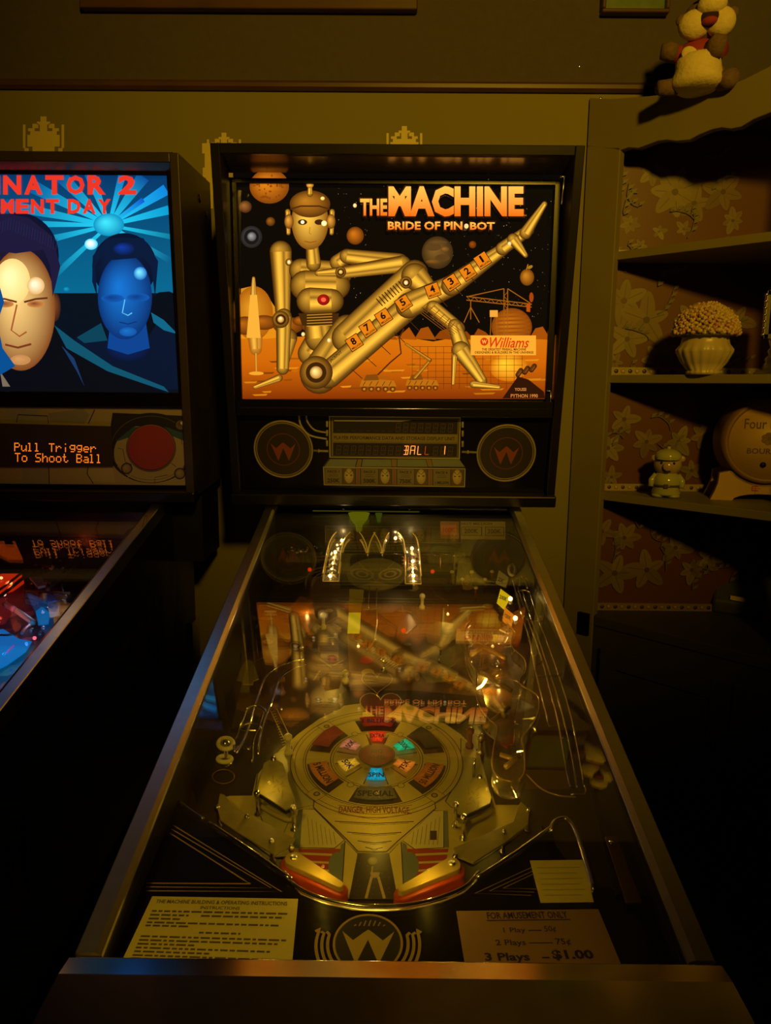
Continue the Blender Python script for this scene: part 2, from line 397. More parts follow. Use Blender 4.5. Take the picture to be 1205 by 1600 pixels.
flowers = [(1055, 300, .062), (1020, 268, .035), (1085, 318, .05), (985, 350, .026), (1030, 362, .02), (1068, 358, .022), (1130, 300, .05), (1145, 345, .03), (1000, 385, .02),
           (975, 470, .06), (1010, 500, .065), (980, 530, .05), (1030, 560, .05), (1080, 500, .04), (1120, 560, .04), (960, 565, .03), (1150, 500, .05),
           (975, 655, .045), (950, 700, .04), (1010, 690, .04), (955, 745, .03), (1060, 690, .04), (1080, 735, .035), (1100, 680, .04),
           (975, 840, .04), (960, 895, .06), (1010, 890, .055), (1055, 855, .045), (1080, 890, .04), (1110, 870, .04), (1150, 860, .04), (940, 830, .04)]
for px, py, s in flowers:
    u, v = WPP.uv(px, py)
    if v > z_lo+.02: blossom(WPP, u, v, s*.85, mixc(TAN, (.18, .11, .04), rnd.random()*.7), rnd.choice((5, 6, 7)), rnd.random()*3)
for k in range(46):
    px = rnd.uniform(950, 1180); py = rnd.uniform(250, 900); u, v = WPP.uv(px, py); a = rnd.random()*6; P = []
    for j in range(9): P.append((min(max(u, XC+.013), XE-.002), min(max(v, z_lo), z_hi))); u += math.cos(a)*.009; v += math.sin(a)*.009; a += rnd.uniform(-.1, .5)
    b.uvline(WPP, P, .0022, (.12, .10, .03))
    for j in (2, 4, 6, 8):
        x, y = P[j]; b.uvpoly(WPP, [(x, y), (min(x+.010, XE-.002), y+.004), (min(x+.016, XE-.002), y+.013), (x+.003, y+.010)], (.15, .13, .045))
b.build('floral_wallpaper', PRINT, cup)
b = MB(); b.box(XE-.003, XE-.0005, pE.y+.02, Y1-.012, ZC, z_hi, col=(.08, .03, .015)); b.build('side_lining', PRINT, cup)
# shelves
def shelf(z, th=.020):
    b = MB(); f0 = cat_(t_in-.01, 0, -.004); f1 = cat_(LF-.03, 0, -.004)
    b.prism([(f0.x, f0.y, z-th), (XC+.03, Y1-.012, z-th), (XE-.004, Y1-.012, z-th), (XE-.004, f1.y, z-th), (f1.x, f1.y, z-th)], (0, 0, th))
    return b.build('shelf', CUPPAINT, cup, bevel=.0015)
for z in (Z1, Z2, Z3): shelf(z+.010)
# trimming strips at the foot of the lining
for z, h, c in ((Z1+.010, .010, (.42, .36, .2)), (Z2+.010, .020, (.34, .27, .12)), (Z3+.010, .018, (.36, .27, .13)), (ZC+.0, .020, (.26, .17, .06))):
    b = MB(); b.box(XC+.03, XE-.05, Y1-.020, Y1-.0125, z, z+h, col=c)
    for k in range(26):
        x = XC+.04+k*.018; b.col = (.04, .03, .02)
        b.lathe((x, Y1-.0201, z+h/2), (0, -1, 0), [(h*.28, 0), (h*.2, .0012)], 8, col=(.05, .035, .02) if k % 2 else mixc(c, (1, 1, 1), .1))
    b.build('lace_trim', PRINT, cup)
# base cabinet
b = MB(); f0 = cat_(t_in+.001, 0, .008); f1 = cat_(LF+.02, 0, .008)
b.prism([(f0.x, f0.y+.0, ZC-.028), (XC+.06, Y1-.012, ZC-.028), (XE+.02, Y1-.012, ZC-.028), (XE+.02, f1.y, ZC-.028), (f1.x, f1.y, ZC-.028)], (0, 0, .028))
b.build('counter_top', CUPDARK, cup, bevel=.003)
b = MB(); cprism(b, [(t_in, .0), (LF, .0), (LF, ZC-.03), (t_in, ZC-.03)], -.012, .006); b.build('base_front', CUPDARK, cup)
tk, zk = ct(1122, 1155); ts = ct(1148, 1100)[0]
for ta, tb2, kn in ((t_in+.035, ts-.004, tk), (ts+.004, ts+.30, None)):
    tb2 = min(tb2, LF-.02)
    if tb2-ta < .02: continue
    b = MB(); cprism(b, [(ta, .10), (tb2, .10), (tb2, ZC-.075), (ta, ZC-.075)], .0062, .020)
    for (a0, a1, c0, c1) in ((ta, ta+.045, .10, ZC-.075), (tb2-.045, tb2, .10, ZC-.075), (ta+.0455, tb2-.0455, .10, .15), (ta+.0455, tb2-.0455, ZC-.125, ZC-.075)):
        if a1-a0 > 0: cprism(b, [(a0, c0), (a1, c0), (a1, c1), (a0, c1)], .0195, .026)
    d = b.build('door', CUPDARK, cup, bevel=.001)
    if kn:
        b = MB(); b.lathe(cat_(kn, zk, .024), CF.n, [(.006, 0), (.006, .012), (.015, .016), (.017, .024), (.010, .030)], 16); b.build('knob', BLACKPLASTIC, d)
b = MB(); tt, zz = ct(914, 972); cprism(b, [(tt-.012, zz-.03), (tt+.02, zz-.03), (tt+.02, zz+.03), (tt-.012, zz+.03)], .0102, .016); b.build('hinge', BLACKPLASTIC, cup)

#@@ORNAMENTS
# ------------------------------------------------------------------ things on the shelves
def on_shelf(px, py, z): return hit(px, py, (0, 0, z), Vector((0, 0, 1)))
def facing(p): 
    d = (CAM-p); d.z = 0; return d.normalized()
# flower dome in a fluted pot
p = on_shelf(1098, 585, Z2+.0105)
p.y = min(p.y, 1.30); q = hit(1098, 587, (0, p.y, 0), Vector((0, 1, 0))); p = Vector((q.x, q.y, Z2+.010))
sc = (p-CAM).dot(fw)/1155.0
t = thing('flower_pot', 'cream fluted ceramic pot topped by a dome of small pink roses', 'pot', p)
b = MB(); fl = lambda a, i: 1+(.035*math.cos(18*a) if 1 <= i <= 5 else 0)
b.lathe(p, (0, 0, 1), [(24*sc, 0), (25*sc, 4*sc), (23*sc, 6*sc), (33*sc, 18*sc), (41*sc, 34*sc), (41.5*sc, 38*sc), (36*sc, 46*sc), (34*sc, 55*sc), (35*sc, 58*sc), (30*sc, 58*sc)], 72, mod=fl)
b.build('pot', CREAM, t)
b = MB(); rr = random.Random(5); R0 = 45*sc
for k in range(300):
    a = k*2.39996; h = 1-(k+.5)/300; r = math.sqrt(max(0, 1-h*h)); c = p+Vector((r*math.cos(a)*R0*1.04, r*math.sin(a)*R0*1.04, 60*sc+h*R0*1.02))
    s_ = rr.uniform(.0045, .0075); cc = mixc((.62, .46, .22), (.55, .22, .12), rr.random()**2)
    b.ball(c, s_, s_, s_*.8, seg=7, ring=5, col=cc)
    for j in range(3):
        aa = rr.random()*6.28; b.ball(c+Vector((math.cos(aa)*s_*.7, math.sin(aa)*s_*.7, rr.uniform(-.5, .8)*s_)), s_*.55, seg=6, ring=4, col=mixc(cc, (.7, .6, .3), .4))
b.lathe(p+Vector((0, 0, 58.5*sc)), (0, 0, 1), [(R0*math.cos(rad(a)), R0*math.sin(rad(a))*.98) for a in range(0, 89, 11)], 32, col=(.2, .16, .05)); b.build('rose_dome', PRINT, t)
# ornate silver stand on the right edge
p = Vector((0, 0, 0)); q = hit(1206, 588, (0, 1.22, 0), Vector((0, 1, 0))); p = Vector((q.x, 1.22, Z2+.010)); sc = (p-CAM).dot(fw)/1155.0
t = thing('silver_frame', 'ornate silver pedestal frame at the right end of the middle shelf', 'photo frame', p)
b = MB(); sq = lambda a, i: 1/max(abs(math.cos(a)), abs(math.sin(a)))**.85
b.lathe(p, (0, 0, 1), [(22*sc, 0), (22*sc, 3*sc), (14*sc, 8*sc), (9*sc, 20*sc), (11*sc, 24*sc), (6*sc, 30*sc), (8*sc, 36*sc), (5*sc, 42*sc), (8*sc, 52*sc), (8*sc, 55*sc)], 32, mod=sq); b.build('pedestal', mat('old_silver', (.75, .7, .62), .3, 1), t)
b = MB(); fx, fz = p.x, p.z+55*sc
for (a0, a1, c0, c1) in ((-20, -13, 0, 72), (13, 20, 0, 72), (-20, 20, 0, 7), (-20, 20, 65, 72)): b.box(fx+a0*sc, fx+a1*sc, p.y-.006, p.y+.006, fz+c0*sc, fz+c1*sc)
for k in range(7): b.ball((fx-21*sc, p.y-.004, fz+(6+k*10)*sc), 2.6*sc); b.ball((fx+21*sc, p.y-.004, fz+(6+k*10)*sc), 2.6*sc)
for k in range(4): b.ball((fx+(-13+k*9)*sc, p.y-.004, fz+73*sc), 3*sc)
b.build('frame', mat('old_silver', (.75, .7, .62), .3, 1), t, bevel=.0008)
b = MB(); b.box(fx-13.5*sc, fx+13.5*sc, p.y-.001, p.y+.003, fz+6*sc, fz+66*sc); b.build('mirror', mat('mirror', (.8, .8, .8), .05, 1), t)
# pig figurine
q = on_shelf(1040, 776, Z3+.010); p = Vector((q.x, q.y, Z3+.010)); sc = (p-CAM).dot(fw)/1155.0; F = facing(p); Rr = Vector((0, 0, 1)).cross(F)*1.0
MF = Matrix((-Rr, F, Vector((0, 0, 1)))).transposed()
def L3(x, y, z): return p + (-Rr)*(-x*sc) + F*(y*sc) + Vector((0, 0, z*sc))
t = thing('pig_figurine', 'small green glazed ceramic pig figurine wearing a flat cap', 'figurine', p)
PIGB = mat('green_glaze', (.42, .42, .16), .15, noise=.1, nscale=40); PIGH = mat('tan_glaze', (.42, .32, .14), .15)
b = MB(); b.lathe(p+Vector((0, 0, 4*sc)), (0, 0, 1), [(21*sc, 0), (22*sc, 3*sc), (19*sc, 12*sc), (21*sc, 16*sc), (20*sc, 26*sc), (15*sc, 33*sc), (8*sc, 36*sc)], 28)
for s_ in (-1, 1): b.tube([L3(s_*16, 3, 35), L3(s_*22, 5, 26), L3(s_*22, 8, 16)], [4*sc, 5*sc, 4.6*sc], 10); b.ball(L3(s_*11, 8, 3.2), 10*sc, 12*sc, 4*sc, MF)
b.build('body', PIGB, t)
b = MB(); b.tube([L3(20.5*math.cos(a), 20.5*math.sin(a), 19) for a in [2*PI*k/28 for k in range(28)]], 1.8*sc, 6, True); b.box(-3*sc, 3*sc, -1*sc, 1*sc, -3*sc, 3*sc, Matrix.Translation(L3(0, 21.5, 19)) @ MF.to_4x4()); b.build('belt', mat('brown_glaze', (.12, .08, .03), .2), t)
b = MB(); b.ball(L3(0, 0, 50), 21*sc, 19*sc, 17*sc, MF)
b.lathe(L3(0, 17, 49), F, [(7*sc, 0), (7*sc, 4*sc), (5.5*sc, 5.5*sc)], 16); 
for s_ in (-1, 1): b.ball(L3(s_*20, 0, 60), 5*sc, 3*sc, 5*sc, MF)
b.build('head', PIGH, t)
for s_ in (-1, 1): b = MB(); b.ball(L3(s_*9, 16.5, 54), 1.9*sc); b.build('eye', BLACKPLASTIC, t)
b = MB()
b.tube([L3(-5, 18.5, 41.5), L3(0, 19.5, 40), L3(5, 18.5, 41.5)], .8*sc, 5); b.build('mouth', BLACKPLASTIC, t)
b = MB(); b.ball(L3(0, 0, 63), 20*sc, 19*sc, 12*sc, MF); b.ball(L3(0, 12, 60), 17*sc, 12*sc, 3*sc, MF); b.ball(L3(0, 0, 76), 3*sc); b.build('flat_cap', PIGB, t)
# bourbon barrel on its cradle
yb = on_shelf(1165, 787, Z3+.010).y+.022; q = hit(1203, 690, (0, yb, 0), Vector((0, 1, 0))); sc = (q-CAM).dot(fw)/1155.0
Fd = Vector((-.25, -.97, 0)).normalized(); Rd = Vector((-Fd.y, Fd.x, 0)); zs = Z3+.010
BC = q.copy(); BC.z = q.z; rb = 66*sc
t = thing('bourbon_barrel', 'small pale oak barrel with branded lettering lying in a wooden cradle', 'barrel', (BC.x, BC.y, zs))
OAK = mat('pale_oak', (.52, .33, .12), .5, noise=.16, nscale=14, bump=.2); OAKD = mat('dark_oak', (.22, .12, .05), .5, noise=.2, nscale=20)
b = MB(); b.lathe(BC, -Fd, [(rb*.88, .006), (rb*.90, 0), (rb, 0), (rb*1.05, .03), (rb*1.13, .08), (rb*1.05, .13), (rb, .16), (rb*.88, .16)], 48); b.build('staves', OAKD, t)
b = MB(); b.lathe(BC, -Fd, [(rb*.885, .0035), (rb*.885, .010)], 48); b.build('barrel_head', OAK, t)
BP = Plane(BC - Fd*.0035, (0, 0, 1), Fd)
class BPl:
    n = Fd
    @staticmethod
    def at(u, v, o): return BC - Fd*.0035 + Rd*u + Vector((0, 0, v)) + Fd*o
BR = (.10, .05, .02)
b = MB(); b.uvtext(BPl, 'Four Roses', -38*sc, 40*sc, 19*sc, 35*sc, BR, .012); b.uvtext(BPl, 'BOURBON', -31*sc, 31*sc, -20*sc, -11*sc, BR, .02)
for k in range(7):
    a = 2*PI*k/7; cx, cy = (math.cos(a)*7*sc, 4*sc+math.sin(a)*6*sc) if k else (0, 4*sc)
    b.uvpoly(BPl, [(cx+math.cos(z)*5*sc, cy+math.sin(z)*4*sc) for z in [2*PI*j/9 for j in range(9)]], mixc(BR, (.3, .18, .08), .3+.08*k))
    b.uvline(BPl, [(cx+math.cos(z)*5*sc, cy+math.sin(z)*4*sc) for z in [2*PI*j/9 for j in range(9)]], .0008, BR, True)
b.build('branding', PRINT, t)
b = MB(); b.lathe(BC+Vector((0, 0, -37*sc))-Rd*(6*sc)-Fd*.003, Fd, [(4.5*sc, 0), (4.5*sc, .0015)], 16); b.build('tap_hole', BLACKMATTE, t)
b = MB()
for off in (.012, .105):
    pts = [(-74, zs-BC.z), (-62, -46*sc), (-60, -46*sc)]
    pr = [(-76*sc, zs-BC.z), (-70*sc, -64*sc), (-66*sc, -50*sc), (-52*sc, -46*sc)]
    for k in range(9):
        a = rad(-140+k*12.5); pr.append((rb*1.09*math.cos(a), rb*1.09*math.sin(a)))
    pr = [(-78*sc, zs-BC.z), (-72*sc, zs-BC.z+14*sc), (-68*sc, zs-BC.z+28*sc), (-67*sc, -53*sc), (-52*sc, -49*sc)] + [(rb*1.10*math.cos(rad(a)), rb*1.10*math.sin(rad(a))) for a in range(-138, -40, 8)] + [(52*sc, -49*sc), (67*sc, -53*sc), (68*sc, zs-BC.z+28*sc), (72*sc, zs-BC.z+14*sc), (78*sc, zs-BC.z), (50*sc, zs-BC.z)]
    arch = [(45*sc*math.cos(rad(a)), zs-BC.z+12*sc*math.sin(rad(a))) for a in range(0, 181, 20)]
    pr = pr[:-1]+arch
    b.prism([BC + Rd*x + Vector((0, 0, z)) - Fd*off for x, z in pr], -Fd*.020)
b.build('cradle', OAK, t)
class CPl:
    n = Fd
    @staticmethod
    def at(u, v, o): return BC - Fd*.012 + Rd*u + Vector((0, 0, v)) + Fd*o
b = MB(); bx0 = -18*sc
for (x0, x1, z0, z1) in ((-18, -8, -80, -78), (-18, -16.5, -80, -72), (-18, -8, -73, -71.5), (-13, -12, -84, -70), (-20, -5, -76, -75)): b.uvpoly(CPl, [(x0*sc, z0*sc), (x1*sc, z0*sc), (x1*sc, z1*sc), (x0*sc, z1*sc)], (.4, .05, .02))
b.build('cradle_mark', PRINT, t)
# plush toy on top of the cupboard
q = hit(1088, 140, (0, 1.24, 0), Vector((0, 1, 0))); p = Vector((q.x, 1.24, ZBT)); sc = (p-CAM).dot(fw)/1155.0
F = facing(p); Xr = Vector((F.y, -F.x, 0))*-1
MF = Matrix((Xr, F, Vector((0, 0, 1)))).transposed()
z0p = q.z
def L4(x, y, z): return Vector((q.x, 1.24, z0p)) + Xr*(x*sc) + F*(y*sc) + Vector((0, 0, (z*.86 if z > 0 else z)*sc))
p = Vector((q.x, 1.24, ZBT))
t = thing('plush_toy', 'brown and cream plush animal in a red shirt sitting on top of the cupboard', 'soft toy', p)
FUR = mat('brown_fur', (.16, .10, .05), .95, noise=.4, nscale=120, bump=1); CRF = mat('cream_fur', (.75, .62, .30), .95, noise=.12, nscale=120, bump=1); SHIRT = mat('red_cloth', (.32, .035, .02), .8, noise=.2, nscale=60)
bz = (ZBT-z0p)/sc; pass
b = MB(); b.ball(L4(2, -8, 22), 40*sc, 28*sc, (22*.86-bz)*sc, MF)
b.tube([L4(-30, 4, bz+12), L4(-46, 12, bz+9), L4(-56, 18, bz+9)], [13*sc, 12*sc, 10*sc], 14); b.tube([L4(32, 4, bz+12), L4(46, 12, bz+10), L4(50, 22, bz+12)], [14*sc, 14*sc, 12*sc], 14)
b.build('body', FUR, t)
hb = (44-bz)/8; b = MB(); b.lathe(L4(0, 6, 0)+Vector((0, 0, bz*sc)), (0, 0, 1), [(r*sc, k*hb*sc) for k, r in enumerate((28, 37, 39, 38, 36, 34, 33, 32, 28))], 28, mod=lambda a, i: 1+.03*math.sin(3*a+i)); b.build('belly', CRF, t)
b = MB(); b.ball(L4(0, 0, 53), 35*sc, 27*sc, 26*sc, MF); b.tube([L4(-22, 2, 60), L4(-36, 8, 62)], [13*sc, 12*sc], 12); b.tube([L4(22, 2, 58), L4(34, 14, 58)], [13*sc, 12*sc], 12); b.build('shirt', SHIRT, t)
b = MB(); b.tube([L4(-34, 8, 62), L4(-44, 12, 65), L4(-55, 14, 66)], [13*sc, 14*sc, 11*sc], 14); b.build('arm', FUR, t)
b = MB(); b.tube([L4(20, 20, 56), L4(24, 28, 56), L4(34, 26, 54)], [15*sc, 17*sc, 15*sc], 14); b.build('arm', FUR, t)
b = MB(); b.ball(L4(8, 0, 112), 36*sc, 30*sc, 33*sc, MF)
for s_ in (-1, 1): b.ball(L4(8+s_*36, -2, 120), 9*sc, 6*sc, 9*sc, MF)
b.build('head', FUR, t)
b = MB(); b.ball(L4(-9, 20, 99), 24*sc, 18*sc, 21*sc, MF); b.ball(L4(28, 20, 97), 21*sc, 18*sc, 21*sc, MF); b.ball(L4(14, 32, 122), 21*sc, 15*sc, 15*sc, MF); b.build('muzzle', CRF, t)
b = MB(); b.ball(L4(12, 32, 100), 15*sc, 9*sc, 12*sc, MF); b.build('mouth', mat('dark_felt', (.03, .01, .008), .9), t)
b = MB(); b.ball(L4(12, 37, 94), 11*sc, 7*sc, 6*sc, MF); b.build('tongue', SHIRT, t)
b = MB(); b.ball(L4(14, 46, 134), 7*sc, 5*sc, 5*sc, MF); b.build('nose', BLACKPLASTIC, t)
for s_ in (-1, 1): b = MB(); b.ball(L4(10+s_*15, 28, 138), 3.5*sc); b.build('eye', BLACKPLASTIC, t)
b = MB(); b.ball(L4(-13, 26, 50), 13*sc, 3*sc, 10*sc, MF @ Matrix.Rotation(rad(40), 3, 'Y')); b.build('shirt_patch', CRF, t)
# old desk machine in the shade at the bottom
q = hit(1195, 960, (0, 0, ZC), Vector((0, 0, 1))); p = Vector((q.x+.01, q.y+.06, ZC)); sc = (p-CAM).dot(fw)/1155.0
F = Vector((-.45, -.89, 0)).normalized(); Xr = Vector((-F.y, F.x, 0))
def L5(x, y, z): return p + Xr*(x*sc) + F*(y*sc) + Vector((0, 0, z*sc))
t = thing('typewriter', 'old dark green portable typewriter with a metal roller on the cupboard counter', 'typewriter', p)
GRN = mat('dark_green_enamel', (.06, .065, .03), .4, noise=.3, nscale=50)
b = MB(); prof = [(60, 0), (62, 18), (40, 44), (10, 62), (-40, 62), (-50, 0)]
b.prism([L5(-62, y, z) for y, z in prof], Xr*(150*sc)); b.build('body', GRN, t, bevel=.008)
b = MB(); b.tube([L5(-40, -18, 78), L5(100, -18, 78)], 9*sc, 16); b.build('roller', BLACKPLASTIC, t)
b = MB(); b.tube([L5(-56, -18, 78), L5(-40, -18, 78)], 7*sc, 14); b.tube([L5(-48, -10, 78), L5(-50, 10, 90), L5(-20, 12, 92), L5(100, 12, 92)], 1.6*sc, 8)
b.box(-10*sc, 0, -2*sc, 2*sc, 0, 20*sc, Matrix.Translation(L5(-5, 4, 64))); b.build('carriage_rail', CHROME, t)
b = MB(); P = [L5(x, y, z) for x, y, z in ((-38, 59.5, 24), (-8, 59.5, 22), (-8, 57.5, 28), (-38, 57.5, 30))]; b.prism([v+F*.002 for v in P], F*.003); b.build('name_plate', mat('brass_plate', (.5, .35, .12), .3, .8), t)
#@@MACHINES
# ------------------------------------------------------------------ pinball cabinets
TSG = math.tan(SG)
def zr(y): return .95+(y-.08)*TSG
class Rail(Plane): pass
def cabinet(t, dx, sidemat=BLACKWOOD):
    prof = [(.004, .56), (.004, .925), (.08, .938), (1.142, zr(1.142)-.010), (1.39, zr(1.142)-.010), (1.39, .62)]
    for s in (-1, 1):
        b = MB(); x0 = dx+s*.262; b.prism([(x0, y, z) for y, z in prof], (s*.018, 0, 0)); b.build('cabinet_side', sidemat, t, bevel=.0015)
    b = MB(); b.box(dx-.262, dx+.262, .004, .022, .56, .925); b.build('cabinet_front', BLACKWOOD, t)
    b = MB(); b.box(dx-.262, dx+.262, 1.372, 1.39, .62, 1.17); b.build('cabinet_back', BLACKMATTE, t)
    b = MB(); b.prism([(dx-.262, .022, .56), (dx-.262, 1.372, .62), (dx-.262, 1.372, .635), (dx-.262, .022, .575)], (.524, 0, 0)); b.build('cabinet_bottom', BLACKMATTE, t)
    b = MB(); b.box(dx-.10, dx+.10, -.004, .004, .62, .82); b.box(dx-.085, dx-.02, -.010, -.004, .66, .80); b.box(dx+.02, dx+.085, -.010, -.004, .66, .80); b.build('coin_door', DARKMETAL, t, bevel=.002)
    for s in (-1, 1):
        b = MB(); P0 = Vector((0, .083, zr(.083))); P1 = Vector((0, 1.142, zr(1.142))); nn = GLP.n
        xo, xi = dx+s*.2835, dx+s*.2595
        sec = [(xo, -.030), (xo, -.0012), (xo-s*.0012, 0), (xi+s*.0062, .0003), (xi+s*.0006, -.0024), (xi, -.006), (xo-s*.0018, -.006), (xo-s*.0018, -.030)]
        n = len(sec); vs_ = [P + Vector((x, 0, 0)) + nn*h for P in (P0, P1) for x, h in sec]
        b.add(vs_, [tuple(range(n)), tuple(range(n, 2*n))[::-1]] + [(i, (i+1) % n, n+(i+1) % n, n+i) for i in range(n)])
        b.build('side_rail', STEEL, t, 'brushed steel rail')
    b = MB(); sec = [(-.012, .900), (-.014, .935), (-.010, .945), (-.002, .950), (.0565, .9532), (.0785, .9506), (.083, .944), (.083, .930), (.004, .926), (.003, .900)]
    b.prism([(dx-.287, y, z) for y, z in sec], (.574, 0, 0)); b.build('lockdown_bar', BARSTEEL, t, bevel=.0012)
    b = MB(); b.pbox(GLP, dx-.2615, dx+.2615, .004, 1.085, -.0115, -.0075); b.build('playfield_glass', GLASS, t)
    for sx in (-1, 1):
        for y0, zt_ in ((.03, .86), (1.36, .84)):
            b = MB(); x = dx+sx*.282; b.box(x-sx*.0, x+sx*.006, y0-.035, y0+.035, .05, zt_); b.box(x-sx*.055, x, y0-(.034 if y0 < .5 else -.029), y0-(.029 if y0 < .5 else -.034), .05, .55)
            b.lathe((x-sx*.02, y0, 0), (0, 0, 1), [(.025, 0), (.027, .008), (.012, .018), (.008, .055)], 16); b.build('leg', CHROME, t)
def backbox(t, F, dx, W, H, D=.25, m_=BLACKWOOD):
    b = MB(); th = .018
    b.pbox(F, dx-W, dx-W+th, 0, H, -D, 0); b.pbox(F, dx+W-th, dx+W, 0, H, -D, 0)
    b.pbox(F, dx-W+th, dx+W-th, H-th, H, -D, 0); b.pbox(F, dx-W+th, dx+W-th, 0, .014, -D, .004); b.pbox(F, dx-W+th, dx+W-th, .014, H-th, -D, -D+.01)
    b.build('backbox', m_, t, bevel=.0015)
    b = MB(); b.box(dx-.255, dx+.255, 1.15, 1.36, 1.175, 1.235); b.build('backbox_neck', BLACKMATTE, t)
def wlogo(b, pl, u, v, R, col, ring=None, bg=None):
    C_ = lambda r: [(u+r*math.cos(2*PI*k/48), v+r*math.sin(2*PI*k/48)) for k in range(48)]
    if bg: b.uvpoly(pl, C_(R*.98), bg)
    if ring: b.uvline(pl, C_(R), R*.07, ring, True)
    for s in (-1, 1):
        b.uvpoly(pl, [(u+s*x*R, v+y*R) for x, y in [(.78, .40), (.44, .08), (.13, .36), (.0, .46), (.0, .10), (.33, -.72)][::s]], col)
    b.uvpoly(pl, [(u, v+.46*R), (u+.06*R, v+.1*R), (u-.06*R, v+.1*R)][::-1], col)

# ================================================================== main machine
pin = thing('pinball_machine', 'black pinball machine with a glowing orange backglass of a golden robot', 'pinball machine', (0, .7, 0), 'pinball machines along the wall')
cabinet(pin, 0); backbox(pin, FACE, 0, .356, .7114)
K0 = (.0, .0, .0)
# --- backglass
def A(X, Y): return (340+X*.48133, 220+Y*.48133)
BG = S(7, 5, 3)
art = MB()
u0, v1 = TLN.uv(358, 268); u1, v0 = TLN.uv(868, 626)
art.uvpoly(TLN, [(u0, v0), (u1, v0), (u1, v1), (u0, v1)], BG)
# night sky stars
r_ = random.Random(11)
stars = MB()
for k in range(230):
    x, y = r_.uniform(385, 1085), r_.uniform(120, 600); s_ = r_.choice((.7, .9, 1.3)); c = mixc(S(90, 70, 30), S(240, 200, 120), r_.random())
    art.poly(TLN, [(x-s_, y), (x, y-s_), (x+s_, y), (x, y+s_)], c, A, same=True)
art.nx()
OR = S(176, 84, 8); ORB = S(214, 128, 16); ORD = S(96, 36, 3); BRN = S(58, 22, 3)
def grad(pts_top, pts_bot, ct_, cb):
    o = art.nx(); P = [TLN(*A(*p), o) for p in pts_top]+[TLN(*A(*p), o) for p in pts_bot]; n = len(pts_top)
    art.add(P, [(i, i+1, n+i+1, n+i) for i in range(n-1)], [ct_]*n+[cb]*n)
# clouds and dome at left
grad([(76, 480), (120, 470), (160, 500), (200, 560)], [(76, 660), (120, 660), (160, 660), (200, 660)], S(190, 125, 25), ORB)
art.ell(TLN, 118, 560, 62, 88, S(206, 135, 28), A, rim=S(160, 84, 8))
for x, y, rx, ry in ((90, 600, 40, 30), (150, 590, 45, 24), (230, 600, 50, 28), (330, 600, 60, 26), (410, 592, 30, 16), (270, 585, 26, 16)): art.ell(TLN, x, y, rx, ry, S(170, 92, 14), A, rim=S(90, 40, 5))
# desert
xs = list(range(76, 1091, 78))
hz = [640+(8*math.sin(x*.021)+6*math.sin(x*.057)) for x in xs]
grad(list(zip(xs, hz)), [(x, 720) for x in xs], S(196, 104, 10), S(190, 92, 6)); grad([(x, 720) for x in xs], [(x, 838) for x in xs], S(190, 92, 6), S(122, 44, 4))
for k in range(12):
    x = 330+k*62; art.poly(TLN, [(x, hz[0]), (x+20, 618+10*math.sin(k*2.1)), (x+44, 612+9*math.sin(k)), (x+70, hz[0]+4)], mixc(ORD, OR, .3+.4*r_.random()), A)
for k in range(40):
    x, y = r_.uniform(80, 1080), r_.uniform(690, 825); wd = min(r_.uniform(20, 90), 1086-x); art.poly(TLN, [(x, y), (x+wd, y-2), (x+wd*.9, y+4), (x+8, y+5)], mixc(ORD, ORB, r_.random()), A)
art.ell(TLN, 945, 735, 62, 46, S(255, 190, 40), A, rim=S(196, 100, 8))
# planets
art.ell(TLN, 168, 148, 64, 56, S(208, 118, 18), A, rim=S(120, 58, 8))
for k in range(26): a, q = r_.random()*6.3, r_.random()**.5*50; art.ell(TLN, 168+q*math.cos(a), 150+q*math.sin(a)*.8, r_.uniform(2, 6), r_.uniform(2, 5), S(128, 62, 8), A, n=10)
art.ell(TLN, 90, 214, 21, 20, S(150, 92, 40), A, rim=S(60, 30, 10)); art.ell(TLN, 172, 262, 15, 15, S(150, 88, 20), A, rim=S(60, 30, 6))
art.ell(TLN, 447, 308, 28, 29, S(196, 108, 18), A, rim=S(92, 42, 6)); art.ell(TLN, 828, 337, 12, 12, S(150, 70, 8), A, rim=S(80, 34, 4))
art.ell(TLN, 714, 363, 51, 53, S(120, 84, 30), A, rim=S(52, 34, 14))
for (x, y, rx, ry, c) in ((700, 345, 26, 12, S(84, 58, 24)), (730, 380, 24, 12, S(80, 52, 20)), (716, 330, 30, 7, S(96, 68, 30)), (700, 392, 24, 7, S(130, 78, 20)), (738, 352, 14, 9, S(140, 92, 30))): art.ell(TLN, x, y, rx, ry, c, A, rim=S(84, 56, 22))
art.ell(TLN, 110, 312, 35, 36, S(70, 66, 66), A, rim=S(30, 26, 24)); art.ell(TLN, 110, 312, 24, 25, S(20, 18, 17), A); art.ell(TLN, 111, 311, 15, 15, S(150, 150, 150), A, rim=S(60, 58, 56))  # grey ring: a reflection in the glass, painted as a moon
art.ell(TLN, 955, 605, 66, 62, S(190, 104, 16), A, rim=S(120, 54, 6))
for k in range(8): y = 556+k*13; hw = math.sqrt(max(1, 60**2-(y-605)**2)); art.poly(TLN, [(955-hw, y), (955+hw, y-3), (955+hw, y+2), (955-hw, y+6)], S(140, 68, 8), A)
